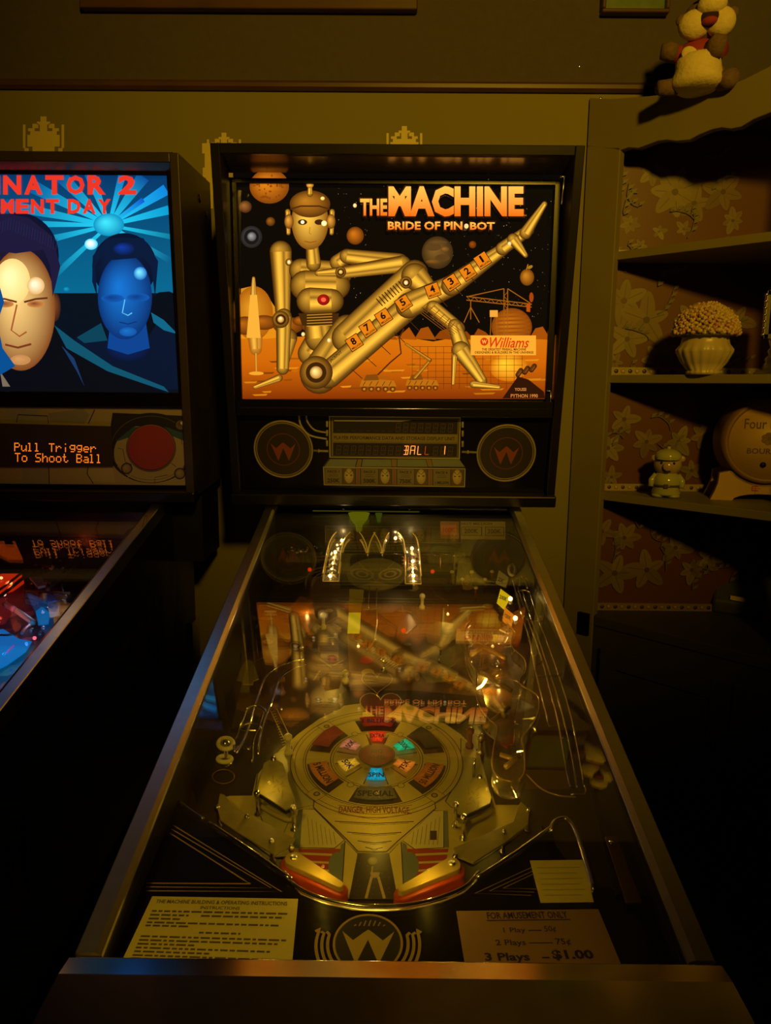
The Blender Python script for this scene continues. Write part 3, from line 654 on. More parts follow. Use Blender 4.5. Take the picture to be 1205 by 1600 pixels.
# plain fruit, wine glass, rocket
art.ell(TLN, 1005, 443, 23, 27, S(190, 120, 24), A, rim=S(100, 50, 6)); art.limb(TLN, 1003, 418, 2, 1008, 402, 2, ORB, ORD, A); art.ell(TLN, 1015, 410, 9, 5, S(150, 110, 20), A, rot=-.5)
art.limb(TLN, 122, 640, 24, 124, 676, 20, S(230, 170, 60), S(150, 80, 10), A); art.limb(TLN, 125, 690, 4, 126, 752, 3, S(230, 170, 60), S(130, 70, 10), A); art.ell(TLN, 126, 755, 24, 6, S(220, 150, 40), A)
art.limb(TLN, 117, 446, 5, 117, 500, 11, S(230, 180, 70), S(130, 70, 10), A); art.poly(TLN, [(106, 500), (128, 500), (140, 640), (94, 640)], S(226, 160, 50), A)
# crane, lattice and fence
CR = S(150, 84, 14); CRD = S(74, 34, 5)
for a, c in (((930, 480), (930, 640)), ((942, 480), (942, 640)), ((808, 505), (1020, 530)), ((808, 517), (1020, 540)), ((930, 480), (815, 505)), ((942, 480), (1015, 527)), ((822, 517), (822, 580)), ((822, 540), (800, 590)), ((822, 540), (850, 590))): art.line(TLN, [a, c], .0018, CR, A)
for k in range(16): x = 808+k*13.3; y = 505+k*1.57; art.line(TLN, [(x, y+(12 if k % 2 else 0)), (x+13.3, y+1.57+(0 if k % 2 else 12))], .001, CR, A)
for k in range(11): y = 490+k*14; art.line(TLN, [(930 if k % 2 else 942, y), (942 if k % 2 else 930, y+14)], .001, CR, A)
art.poly(TLN, [(1003, 528), (1015, 528), (1015, 556), (1003, 554)], S(170, 70, 8), A); art.ell(TLN, 1019, 508, 7, 16, S(150, 60, 8), A)
art.poly(TLN, [(884, 550), (910, 550), (910, 572), (884, 572)], S(220, 150, 50), A); art.line(TLN, [(888, 572), (885, 640)], .0015, CR, A); art.line(TLN, [(906, 572), (908, 640)], .0015, CR, A)
for k in range(15): x = 632+k*25.5; art.line(TLN, [(x, 668), (x, 806)], .0008, CRD, A)
for k in range(7): y = 668+k*20; art.line(TLN, [(632, y), (992, y)], .0008, CRD, A)
# exploration vehicles
def rover(x, y, s):
    for k in range(5): art.ell(TLN, x+(k*22+4)*s, y, 10*s, 9*s, S(46, 18, 3), A, rim=S(110, 56, 8)); art.ell(TLN, x+(k*22+4)*s, y, 4*s, 4*s, S(190, 110, 20), A)
    art.poly(TLN, [(x-10*s, y-8*s), (x-4*s, y-28*s), (x+30*s, y-32*s), (x+96*s, y-26*s), (x+104*s, y-8*s)], S(170, 98, 14), A)
    art.poly(TLN, [(x+2*s, y-26*s), (x+10*s, y-44*s), (x+44*s, y-46*s), (x+50*s, y-28*s)], S(120, 62, 9), A)
    for k in range(5): art.line(TLN, [(x+(k*20)*s, y-10*s), (x+(k*20+8)*s, y-24*s)], .0012, S(66, 28, 4), A)
rover(472, 806, 1.05); rover(620, 802, .95)
art.line(TLN, [(520, 760), (560, 720), (596, 690), (590, 640), (605, 610)], .003, S(70, 32, 5), A); art.limb(TLN, 640, 770, 6, 690, 712, 5, S(210, 140, 30), S(70, 30, 4), A); art.limb(TLN, 690, 712, 6, 612, 660, 4, S(210, 140, 30), S(70, 30, 4), A)
# generic golden robot reclining: plain capsules, plain oval head
HI = S(252, 184, 56); LO = S(60, 28, 4); H2 = S(226, 164, 50)
L_ = lambda *a: art.limb(TLN, *a, HI, LO, A)
L_(225, 640, 34, 208, 740, 17); L_(200, 770, 12, 120, 800, 6)                  # far support arm, hand
L_(205, 360, 36, 212, 560, 24); L_(215, 570, 26, 212, 740, 20)                 # upright arm
L_(300, 690, 40, 360, 610, 52); L_(320, 560, 40, 330, 640, 46)                 # waist
L_(270, 420, 38, 400, 430, 38); L_(285, 470, 50, 385, 470, 46); L_(300, 520, 44, 370, 520, 40)  # chest
L_(306, 330, 20, 312, 400, 24)                                                 # neck
art.poly(TLN, [(262, 560), (395, 560), (385, 600), (275, 600)], S(60, 34, 8), A)
for k in range(5): art.line(TLN, [(290, 566+k*9), (372, 562+k*9)], .0016, S(190, 130, 34), A)
L_(390, 395, 26, 420, 372, 22); L_(420, 375, 24, 590, 395, 30); L_(600, 400, 28, 400, 428, 20); L_(395, 425, 16, 325, 430, 9)  # bent arm over the knee
L_(330, 760, 62, 420, 610, 46); L_(420, 640, 50, 640, 430, 44)                 # near thigh
L_(640, 440, 44, 700, 500, 26)
for k in range(9): art.line(TLN, [(515+k*9, 512-k*7), (536+k*9, 536-k*7)], .0022, S(44, 24, 5), A)
L_(360, 760, 44, 620, 540, 40); L_(620, 535, 42, 760, 470, 34); L_(760, 470, 34, 930, 350, 20); L_(925, 350, 22, 1010, 290, 18); L_(1000, 300, 20, 1062, 205, 9); L_(960, 320, 20, 1000, 372, 8)   # raised leg
L_(700, 540, 22, 780, 610, 24); L_(770, 600, 22, 800, 690, 30); L_(790, 680, 30, 860, 780, 16); L_(830, 790, 12, 915, 800, 6); L_(770, 700, 9, 765, 790, 5)        # lower leg
for k in range(6): art.line(TLN, [(660+k*18, 545+k*14), (690+k*16, 520+k*14)], .0016, S(120, 70, 14), A); art.line(TLN, [(660+k*6, 560-k*4), (760+k*6, 636-k*4)], .0012, S(120, 70, 14), A)
for x, y, r, in ((320, 752, 54), (205, 580, 28), (612, 460, 20), (400, 426, 18), (232, 394, 12)): art.ell(TLN, x, y, r, r, S(190, 130, 34), A, rim=S(60, 30, 6)); art.ell(TLN, x, y, r*.62, r*.62, S(54, 28, 6), A); art.ell(TLN, x, y, r*.38, r*.38, S(255, 226, 130), A, rim=S(160, 100, 24))
for k in range(9): art.line(TLN, [(436+k*46, 742-k*40), (470+k*46, 772-k*39)], .0016, S(60, 32, 6), A)
art.ell(TLN, 300, 262, 60, 92, S(246, 190, 66), A, rim=S(120, 70, 14), n=40)                                   # smooth oval head
art.ell(TLN, 300, 205, 66, 44, S(176, 112, 26), A, rim=S(80, 42, 8)); art.line(TLN, [(236, 222), (270, 212), (330, 212), (364, 222)], .003, S(70, 36, 8), A)
L_(300, 150, 7, 300, 172, 10); art.ell(TLN, 300, 142, 12, 12, S(250, 190, 70), A, rim=S(150, 80, 14))
for s_ in (-1, 1): L_(300+s_*72, 230, 9, 300+s_*70, 300, 7); art.ell(TLN, 300+s_*68, 262, 15, 24, S(220, 150, 50), A, rim=S(90, 46, 8))
art.ell(TLN, 276, 264, 15, 9, S(60, 30, 8), A); art.ell(TLN, 330, 264, 15, 9, S(60, 30, 8), A); art.ell(TLN, 276, 264, 6, 6, S(255, 240, 190), A); art.ell(TLN, 346, 268, 9, 9, S(255, 255, 230), A, rim=S(255, 210, 90)); art.ell(TLN, 341, 187, 7, 6, S(255, 240, 150), A, rim=S(210, 170, 60))
art.line(TLN, [(282, 326), (300, 330), (322, 326)], .002, S(150, 70, 16), A); art.line(TLN, [(300, 280), (298, 300), (304, 304)], .0012, S(150, 90, 24), A)
art.ell(TLN, 344, 516, 20, 18, S(190, 24, 12), A, rim=S(110, 10, 6)); art.ell(TLN, 344, 516, 8, 7, S(255, 90, 60), A)
for x, y in ((232, 394), (278, 628), (362, 648), (446, 210), (612, 461), (948, 334), (205, 577)): art.ell(TLN, x, y, 6, 7, S(255, 240, 190), A, rim=S(220, 160, 70))
art.build('backglass', BACKLIT, pin)
# lettering on the backglass
tx = MB()
def numplate(x, y, s_, n_, rot):
    tx = MB(); tx.lay = 900
    ca, sa = math.cos(rot), math.sin(rot); T2_ = lambda u, v: (x+u*ca-v*sa, y+u*sa+v*ca)
    tx.poly(TLN, [T2_(-20*s_, -20*s_), T2_(20*s_, -20*s_), T2_(20*s_, 20*s_), T2_(-20*s_, 20*s_)], S(24, 10, 2), A)
    tx.poly(TLN, [T2_(-18*s_, -18*s_), T2_(18*s_, -18*s_), T2_(18*s_, 18*s_), T2_(-18*s_, 18*s_)], S(206, 112, 14), A)
    hw = 3.2 if n_ == '1' else 7
    tx.text(TLN, n_, [T2_(-hw*s_, -15*s_), T2_(hw*s_, -15*s_), T2_(hw*s_, 6*s_), T2_(-hw*s_, 6*s_)], S(20, 9, 2), A, .03)
    tx.text(TLN, 'MILLION', [T2_(-15*s_, 9*s_), T2_(15*s_, 9*s_), T2_(15*s_, 15*s_), T2_(-15*s_, 15*s_)], S(30, 12, 2), A, .02)
    tx.build('number_plate', BACKLIT, pin)
tx.lay = 900
for n_, x, y in (('1', 860, 388), ('2', 813, 427), ('3', 760, 460), ('4', 699, 486), ('5', 604, 528), ('6', 539, 572), ('7', 488, 610), ('8', 444, 655)): numplate(x, y, 1.15, n_, -.58 if n_ not in '4' else -.35)
tx.text(TLN, 'JACKPOT', [(362, 712), (400, 680), (406, 690), (368, 722)], S(30, 12, 2), A, .02)
tx.poly(TLN, rectq(822, 632, 1034, 696), S(228, 148, 40), A)
tx.text(TLN, 'Williams', rectq(884, 638, 1012, 672), S(190, 44, 10), A, .012, .35)
tx.ell(TLN, 866, 652, 13, 13, S(190, 44, 10), A); tx.text(TLN, 'W', rectq(858, 646, 874, 659), S(235, 170, 60), A, .03)
tx.text(TLN, 'THE GREATEST PINBALL MACHINE', rectq(858, 673, 1002, 681), S(40, 14, 2), A, .02); tx.text(TLN, 'DESIGNERS & BUILDERS IN THE UNIVERSE', rectq(836, 683, 1026, 691), S(40, 14, 2), A, .02)
tx.build('maker_sign', BACKLIT, pin); tx = MB(); tx.lay = 960
tx.poly(TLN, [(925, 836), (975, 765), (1010, 775), (1060, 815), (1062, 836)], S(40, 14, 3), A)
for k in range(3): tx.limb(TLN, 975+k*22, 760-k*8, 8, 985+k*22, 745-k*7, 8, S(120, 64, 14), S(30, 12, 3), A)
tx.text(TLN, 'YOUSSI', rectq(965, 802, 1002, 812), S(190, 120, 50), A, .02); tx.text(TLN, 'PYTHON 1990', rectq(952, 822, 1040, 834), S(190, 110, 40), A, .02)
tx.build('artist_mark', BACKLIT, pin)
# metallic title: upper half pale, lower half orange, dark band between
ti = MB(); ti.lay = 1300
def title(s_, q, bold, shear=0):
    (x0, y0), (x1, y1) = q
    vsf = glyphs(s_, bold, shear)
    for (g, col_) in ((4.5, S(52, 22, 4)), (0, None)):
        o = ti.nx(); qq = rectq(x0-g, y0-g, x1+g, y1+g); C4 = [TLN(*A(*p), o) for p in qq]; P = []; cs = []
        for x, y in vsf[0]:
            P.append((C4[3]*(1-x)+C4[2]*x)*(1-y) + (C4[0]*(1-x)+C4[1]*x)*y)
            cs.append(col_ or (mixc(S(226, 96, 8), S(250, 176, 70), y)))
        ti.add(P, vsf[1], cs)
    # dark horizon band across the letters, cut by letter shape through a thin strip of the same glyph
    o = ti.nx(); C4 = [TLN(*A(*p), o) for p in rectq(x0, y0+(y1-y0)*.44, x1, y0+(y1-y0)*.58)]
title('THE', ((463, 188), (551, 243)), .035); title('MACHINE', ((555, 147), (994, 246)), .05); title('BRIDE OF PIN', ((553, 262), (795, 289)), .03); title('BOT', ((820, 264), (900, 289)), .03)
ti.ell(TLN, 808, 277, 7, 8, S(240, 200, 130), A)
ti.text(TLN, 'TM', rectq(994, 240, 1003, 245), S(200, 120, 40), A)
for x0, x1, y in ((556, 992, 203), (464, 550, 217)):                    # pale glint line through the chrome lettering
    pass
ti.build('title_lettering', BACKLIT, pin)
b = MB(); u0, v1 = TLN.uv(352, 266); u1, v0 = TLN.uv(872, 628)
b.pbox(TLN, -.336, .336, -.016, .44, -.012, -.001); b.build('lamp_panel', BLACKMATTE, pin)
b = MB(); LG = [FACE.at(0, .6930, -.004), FACE.at(0, .6925, -.03), TLN.at(0, vt_:=TLN.uv(371, 281)[1]+.012, .010), TLN.at(0, vt_+.03, .010)]; b.prism([Vector((-.337, p.y, p.z)) for p in LG], (.674, 0, 0)); b.build('header_ledge', mat('satin_ledge', (.20, .17, .15), .22, .8), pin)
b = MB(); b.pbox(TLN, -.332, .332, -.004, .435, .004, .0065); b.build('backglass_pane', PANE, pin)
uL0, vt = TLN.uv(371, 281); uR0, _ = TLN.uv(866, 281); uL1, vb = TLN.uv(378, 623); uR1, _ = TLN.uv(861, 625)
b = MB(); b.pbox(TLN, -.336, .336, vt, .447, .0068, .016); b.pbox(TLN, -.336, uL0+.001, vb, vt, .0068, .016); b.pbox(TLN, uR0-.001, .336, vb, vt, .0068, .016); b.pbox(TLN, -.336, .336, -.022, vb, .0068, .030)
b.build('glass_channel', BLACKPLASTIC, pin, bevel=.001)
b = MB(); b.tube([TLN(376, 637, .031), TLN(858, 640, .031)], .0009, 6); b.build('glint_tube', STEEL, pin)  # thin steel tube added for the glint along the channel edge
for x, y0, y1 in ((882, 276, 319), (861, 611, 640)):
    a = FACE(x, y0, -.012); c = FACE(x-(4 if y0 < 400 else 1), y1, -.012); b = MB(); b.tube([a, c], .0012, 8); b.tube([a+Vector((-.008, 0, 0)), a+Vector((.002, 0, 0))], .0015, 8); b.build('corner_clip', STEEL, pin)
a = FACE(361, 274, -.02); b = MB(); b.box(-.004, .004, -.002, .002, -.004, .004, Matrix.Translation(a)); b.build('corner_clip', STEEL, pin)
# --- speaker panel
sp = MB(); sp.pbox(SPK, -.337, .337, .014, .186, -.008, 0); panel = sp.build('speaker_panel', BLACKPLASTIC, pin, bevel=.001)
sp = MB()
GR = S(120, 108, 64); GRM = (.30, .27, .16)
for cx, cy in ((443, 702), (791, 708)):
    u, v = SPK.uv(cx, cy); R1 = SPK.uv(cx+45, cy)[0]-u
    g = MB(); C_ = lambda r: [SPK.at(u+r*math.cos(2*PI*k/48), v+r*math.sin(2*PI*k/48), .002) for k in range(48)]
    g.tube(C_(R1), .0022, 8, True, col=(.30, .25, .11)); g.tube(C_(R1-.0045), .0016, 8, True, col=(.20, .16, .07))
    g.add(C_(R1-.006), [tuple(range(48))], (.022, .014, .009)); 
    g.lay = 200
    wlogo(g, SPK, u, v, R1*.56, (.22, .05, .025), (.12, .03, .02)); g.build('speaker', GLOSSPRINT, panel)
def Q(X, Y): return (500+X/5.02, 635+Y/5.02)
BE = (.34, .31, .18); DKB = (.02, .014, .008)
sp.poly(SPK, [(70, 72), (1104, 84), (1098, 414), (74, 402)], BE, Q); sp.poly(SPK, [(80, 84), (1096, 94), (1088, 404), (84, 394)], DKB, Q)
sp.poly(SPK, [(90, 94), (1090, 104), (1080, 400), (92, 388)], (.16, .13, .06), Q)
sp.poly(SPK, [(104, 98), (1082, 106), (1078, 218), (104, 208)], (.012, .008, .005), Q); sp.poly(SPK, [(104, 285), (1078, 295), (1074, 396), (104, 386)], (.012, .008, .005), Q)
sp.poly(SPK, [(98, 214), (1082, 224), (1080, 280), (98, 272)], (.22, .18, .07), Q)
sp.text(SPK, 'PLAYER PERFORMANCE DATA AND STORAGE DISPLAY UNIT', [(110, 230), (1060, 240), (1060, 268), (110, 258)], (.02, .015, .01), Q, .02)
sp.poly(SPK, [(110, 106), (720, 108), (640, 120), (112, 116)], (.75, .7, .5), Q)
# tubes of the printed console
for P in ([(398, 0)],): pass
def SQ(x, y, o=.002): return SPK(x, y, o)
def pipe(P, r): g = MB(); g.tube(P, r, 8, col=BE); g.build('printed_pipe', PRINT, panel)
pipe(smoothpath([SQ(467, 648), SQ(470, 664), SQ(484, 680), SQ(511, 686)]), .0022); pipe(smoothpath([SQ(478, 648), SQ(481, 660), SQ(492, 672), SQ(511, 676)]), .0020)
pipe([SQ(490, 704), SQ(497, 704.5), SQ(497.2, 704.5), SQ(499, 704.5), SQ(499.2, 704.5), SQ(513, 705)], [.0024, .0024, .004, .004, .0024, .0024]); pipe([SQ(722, 706), SQ(730, 706.3), SQ(730.2, 706.3), SQ(732.5, 706.3), SQ(732.7, 706.3), SQ(746, 707)], [.0024, .0024, .004, .004, .0024, .0024])
for x in (424, 433, 464, 472): pipe([SQ(x, 648), SQ(x+4, 648)], .0012)
for y in (658, 672, 688): pipe([SQ(511, y), SQ(511, y+9)], .0025); pipe([SQ(723, y+1), SQ(723, y+10)], .0025)
# blue shelf and face panels
sp.poly(SPK, [(72, 408), (1098, 420), (1142, 480), (24, 468)], (.02, .02, .015), Q)
for x0, x1, x2, x3 in ((80, 290, 275, 36), (338, 558, 560, 328), (610, 828, 845, 606), (876, 1094, 1134, 888)): sp.poly(SPK, [(x0, 414), (x1, 416), (x2, 474), (x3, 472)], (.16, .19, .15), Q)
for x0, x1, x2, x3 in ((300, 330, 318, 282), (562, 604, 600, 564), (832, 872, 884, 850)): sp.poly(SPK, [(x0, 414), (x1, 416), (x2, 474), (x3, 472)], (.2, .14, .05), Q)
sp.poly(SPK, [(24, 472), (1142, 486), (1138, 634), (30, 618)], BE, Q); sp.poly(SPK, [(34, 482), (1134, 494), (1130, 624), (38, 610)], (.03, .022, .012), Q)
for k, (n1, n2) in enumerate((('FACE 1', '250K'), ('FACE 2', '500K'), ('FACE 3', '750K'), ('FACE 4', '1 MILLION'))):
    x = 40+k*283; dy = k*3.2
    sp.poly(SPK, [(x, 486+dy), (x+134, 487+dy), (x+134, 610+dy), (x, 608+dy)], (.17, .14, .07), Q)
    sp.text(SPK, n1, rectq(x+20, 500+dy, x+112, 520+dy), (.02, .014, .008), Q, .03); sp.line(SPK, [(x+32, 532+dy), (x+100, 533+dy)], .0008, (.05, .03, .02), Q); sp.line(SPK, [(x+30, 546+dy), (x+104, 547+dy)], .001, (.05, .03, .02), Q)
    sp.text(SPK, n2, rectq(x+18, 564+dy, x+116, 598+dy) if k < 3 else rectq(x+16, 578+dy, x+122, 600+dy), (.02, .014, .008), Q, .035)
    sp.poly(SPK, [(x+140, 487+dy), (x+236, 488+dy), (x+236, 611+dy), (x+140, 610+dy)], (.10, .07, .03), Q)
    sp.ell(SPK, x+188, 545+dy, 36, 58, (.55, .46, .17), Q, rim=(.34, .27, .09)); sp.line(SPK, [(x+160, 500+dy), (x+188, 530+dy), (x+216, 500+dy)], .0014, (.06, .04, .02), Q)
    for s_ in (-1, 1): sp.ell(SPK, x+188+s_*17, 540+dy, 9, 6, (.07, .05, .02), Q, n=12)
    if k < 3: sp.poly(SPK, [(x+242, 488+dy), (x+276, 489+dy), (x+276, 612+dy), (x+242, 611+dy)], (.16, .13, .08), Q); sp.poly(SPK, [(x+252, 488+dy), (x+266, 489+dy), (x+266, 612+dy), (x+252, 611+dy)], (.24, .07, .02), Q)
sp.build('panel_artwork', GLOSSPRINT, panel)
# segment displays
SEG = {'A': 'abcefg', 'B': 'abcdgil', 'L': 'def', '1': 'jk', '8': 'abcdefg'}
def segs(bm, X, Y, w_, h_, ch, col, wd):
    x0, x1, y0, y1, ym = X, X+w_, Y, Y+h_, Y+h_/2; xm = X+w_/2; sh = w_*.12
    D_ = {'a': [(x0+sh, y0), (x1+sh, y0)], 'b': [(x1+sh, y0), (x1, ym)], 'c': [(x1, ym), (x1-sh, y1)], 'd': [(x0-sh, y1), (x1-sh, y1)], 'e': [(x0, ym), (x0-sh, y1)], 'f': [(x0+sh, y0), (x0, ym)], 'g': [(x0, ym), (x1, ym)],
          'i': [(xm+sh, y0), (xm, ym)], 'l': [(xm, ym), (xm-sh, y1)], 'j': [(xm+sh, y0), (xm, ym)], 'k': [(xm, ym), (xm-sh, y1)]}
    for c in SEG[ch]: bm.line(SPK, D_[c], wd, col, Q)
for row in (0, 1):
  b = MB(); b.lay = 600
  for k in range(16):
    for Y in ((128+k*.6, 308+k*.7)[row],):
        X = 130+k*58.5
        if Y < 200 and k < 8: 
            b.line(SPK, [(X, Y+62), (X+34, Y+62)], .0008, (.09, .065, .03), Q); continue
        if Y > 250 and k in (9, 10, 11, 12): continue
        segs(b, X, Y, 32, 66, '8', (.12, .085, .035), .0009); b.line(SPK, [(X+20, Y+3), (X+16, Y+33)], .0007, (.10, .07, .03), Q); b.line(SPK, [(X+16, Y+33), (X+12, Y+63)], .0007, (.10, .07, .03), Q)
  b.build('display_segments', PRINT, panel)
b = MB(); b.lay = 700
LITO = tuple(c*1.6 for c in S(255, 150, 60)); LITH = S(110, 34, 4)
for ch, X, c_, w_ in (('B', 660, LITO, 32), ('A', 712, LITO, 32), ('L', 768, LITO, 30), ('L', 826, S(170, 60, 10), 30)): segs(b, X, 311, w_, 66, ch, c_, .0015)
b.build('lit_display_text', BULBLIT, panel, 'glowing orange display letters reading BALL')
b = MB(); b.lay = 700; segs(b, 968, 311, 24, 66, '1', LITO, .0015); b.build('lit_display_text', BULBLIT, panel, 'glowing orange display digit 1')
# bottom lip edge
b = MB(); b.pbox(FACE, -.3585, .3585, -.012, .0135, -.03, .008); b.build('backbox_lip', BLACKWOOD, pin, bevel=.003)

#@@PLAYFIELD
pf = MB(); pf.pbox(PFP, -.262, .262, -.02, 1.20, -.012, 0); 
u_c, v_c = PFP.uv(588.7, 1187)
CRM = (.44, .37, .11); CRD_ = (.30, .26, .10); DK = (.022, .014, .008); OLV = (.36, .31, .12)
pf.mi = 1
pf.uvpoly(PFP, [(-.2615, -.02), (.2615, -.02), (.2615, 1.2), (-.2615, 1.2)], (.030, .020, .010))
def T5(X, Y): return (340+X*.48133, 1050+Y*.48133)
def T6(X, Y): return (440+X/4.017, 1080+Y/4.017)
# upper playfield print: coloured patches
for pts, c in (([(40, -60), (300, -80), (420, 60), (240, 180), (60, 120)], (.10, .055, .02)), ([(420, -150), (820, -160), (860, 80), (640, 60), (430, 60)], (.14, .08, .03)), ([(300, -420), (900, -420), (980, -160), (300, -160)], (.09, .055, .02)), ([(820, -100), (1090, -90), (1150, 380), (900, 380)], (.12, .06, .035))): pf.poly(PFP, pts, c, T5)
for k in range(60):
    x, y = r_.uniform(60, 1120), r_.uniform(-380, 60); a = r_.random()*6.3; L = r_.uniform(15, 60); pf.line(PFP, [(x, y), (x+L*math.cos(a), y+L*math.sin(a)*.6)], r_.uniform(.001, .004), mixc((.30, .22, .07), (.16, .05, .02), r_.random()), T5)
for k in range(26):
    x, y = r_.uniform(100, 1060), r_.uniform(-360, 40); pf.ell(PFP, x, y, r_.uniform(8, 24), r_.uniform(5, 14), r_.choice([(.35, .05, .03), (.4, .28, .06), (.3, .26, .12), (.10, .12, .12)]), T5, n=16)
# cream body
body = [(398, 118), (410, 108), (470, 100), (540, 140), (610, 100), (640, 110), (700, 140), (790, 200), (840, 250), (880, 350), (905, 430), (1000, 430), (1012, 490), (960, 540), (830, 625), (770, 600), (780, 735), (250, 735), (250, 600), (180, 600), (20, 480), (5, 410), (40, 400), (110, 400), (125, 330), (190, 262), (260, 200), (330, 150)]
pf.poly(PFP, body, CRM, T5); pf.line(PFP, body, .0022, DK, T5, True)
for pts in ([(185, 265), (240, 240), (255, 330), (320, 430), (250, 445), (180, 600), (120, 400), (130, 330)], [(790, 215), (850, 260), (890, 400), (880, 440), (760, 440), (740, 420), (790, 330)]): pf.poly(PFP, pts, (.38, .36, .17), T5); pf.line(PFP, pts, .0014, DK, T5, True)
# white machinery panels beside the funnel
for pts in ([(275, 445), (315, 445), (350, 480), (412, 545), (380, 572), (265, 570)], [(735, 450), (700, 450), (660, 490), (598, 545), (640, 575), (735, 570)]): pf.poly(PFP, pts, (.50, .46, .24), T5); pf.line(PFP, pts, .0014, DK, T5, True)
for pts in ([(262, 448), (276, 445), (268, 572), (240, 570)], [(735, 450), (748, 450), (752, 570), (736, 570)]): pf.poly(PFP, pts, (.13, .16, .15), T5)
for k in range(7): pf.line(PFP, [(292+k*14, 470+k*8), (300+k*14, 560)], .0008, (.25, .2, .08), T5); pf.line(PFP, [(722-k*14, 470+k*8), (714-k*14, 560)], .0008, (.25, .2, .08), T5)
pf.poly(PFP, [(690, 515), (712, 515), (712, 545), (690, 545)], (.05, .03, .015), T5)
# lower field
pf.poly(PFP, [(262, 574), (412, 574), (412, 740), (300, 740)], (.30, .035, .015), T5); pf.poly(PFP, [(600, 574), (750, 574), (720, 740), (600, 740)], (.30, .035, .015), T5)
for s_, X in ((1, 262), (-1, 752)): 
    for k in range(3): pf.poly(PFP, [(X, 585+k*26), (X+s_*110, 590+k*26), (X+s_*110, 597+k*26), (X, 592+k*26)], (.45, .38, .15), T5)
for cx, s_ in ((408, 1), (606, -1)): pf.ell(PFP, cx-s_*18, 630, 30, 46, (.12, .15, .17), T5); pf.poly(PFP, [(cx-8*s_, 560), (cx+6*s_, 552), (cx+6*s_, 690), (cx-20*s_, 680)], (.12, .15, .17), T5)
for pts in ([(414, 548), (456, 590), (428, 738), (402, 738)], [(596, 548), (556, 590), (584, 738), (606, 738)]): pf.poly(PFP, pts, CRM, T5); pf.line(PFP, pts, .0012, DK, T5, True)
pf.poly(PFP, [(456, 588), (556, 588), (586, 738), (426, 738)], (.020, .012, .010), T5)
for k in range(46): x, y = r_.uniform(448, 566), r_.uniform(595, 730); pf.poly(PFP, [(x-1, y), (x, y-1), (x+1, y), (x, y+1)], (.6, .5, .25), T5, same=True)
pf.ell(PFP, 503, 613, 16, 13, (.35, .28, .12), T5, rim=(.14, .10, .04)); pf.line(PFP, [(482, 735), (500, 665), (522, 665), (542, 735)], .0030, (.35, .27, .12), T5); pf.line(PFP, [(503, 630), (500, 665)], .0018, (.3, .22, .1), T5); pf.poly(PFP, [(495, 650), (528, 650), (522, 668), (500, 668)], (.30, .22, .10), T5)
# ring, funnel
C_ = lambda r, a0=0, a1=360, n=72: [(u_c+r*math.sin(rad(a0+(a1-a0)*k/n)), v_c+r*math.cos(rad(a0+(a1-a0)*k/n))) for k in range(n+(0 if a1-a0 == 360 else 1))]
pf.uvpoly(PFP, C_(.119), CRM)
pf.poly(PFP, [(196, 690), (225, 740), (385, 830), (480, 1005), (655, 1005), (760, 940), (985, 720), (965, 680), (880, 640), (300, 640)], CRM, T6)
fun = [(205, 680), (200, 728), (410, 930), (480, 1005), (660, 1005), (730, 940), (968, 735), (960, 690)]
pf.poly(PFP, fun, CRM, T6); pf.line(PFP, fun, .0013, DK, T6)
for y, x0, x1 in ((822, 335, 830), (890, 410, 752), (945, 478, 690), (985, 525, 635)): pf.line(PFP, [(x0, y-6), ((x0+x1)/2, y+8), (x1, y-4)], .0014, DK, T6); pf.line(PFP, [(x0+30, y+4), ((x0+x1)/2, y+18), (x1-30, y+6)], .0007, DK, T6)
pf.uvline(PFP, C_(.119), .0010, DK, True); pf.uvline(PFP, C_(.113), .0007, DK, True)
for a in (45, 135, 225, 315):                       # screw tabs
    ca, sa = math.cos(rad(a)), math.sin(rad(a)); cx, cy = u_c+.1075*sa, v_c+.1075*ca
    pf.uvpoly(PFP, [(cx+(x*ca+y*sa), cy+(-x*sa+y*ca)) for x, y in ((-.010, -.008), (.010, -.008), (.010, .010), (-.010, .010))], CRM)
    pf.uvline(PFP, [(cx+(x*ca+y*sa), cy+(-x*sa+y*ca)) for x, y in ((-.010, -.008), (.010, -.008), (.010, .010), (-.010, .010))], .0008, DK, True)
    pf.uvpoly(PFP, [(cx+.0045*math.cos(z), cy+.0045*math.sin(z)) for z in [2*PI*k/16 for k in range(16)]], (.07, .05, .02)); pf.uvpoly(PFP, [(cx+.0028*math.cos(z), cy+.0028*math.sin(z)) for z in [2*PI*k/16 for k in range(16)]], (.3, .25, .1))
pf.uvpoly(PFP, C_(.0985), CRM); pf.uvline(PFP, C_(.0985), .0011, DK, True); pf.uvline(PFP, C_(.1015), .0006, DK, True)
pf.uvline(PFP, C_(.064), .0011, DK, True); pf.uvline(PFP, C_(.0605), .0006, DK, True)
for a in (30, 150, 210, 330):
    cx, cy = u_c+.0665*math.sin(rad(a)), v_c+.0665*math.cos(rad(a)); P = [(cx+.0045*math.cos(z), cy+.0045*math.sin(z)) for z in [2*PI*k/14 for k in range(14)]]; pf.uvpoly(PFP, P, CRM); pf.uvline(PFP, P, .0007, DK, True)
    cx, cy = u_c+.028*math.sin(rad(a)), v_c+.028*math.cos(rad(a)); pf.uvline(PFP, [(cx+.002*math.cos(z), cy+.002*math.sin(z)) for z in [2*PI*k/10 for k in range(10)]], .0006, DK, True)
def sector(r0, r1, a, h0, h1=None): 
    h1 = h1 or h0; n = 6
    return [(u_c+r1*math.sin(rad(a-h1+2*h1*k/n)), v_c+r1*math.cos(rad(a-h1+2*h1*k/n))) for k in range(n+1)] + [(u_c+r0*math.sin(rad(a+h0-2*h0*k/n)), v_c+r0*math.cos(rad(a+h0-2*h0*k/n))) for k in range(n+1)]
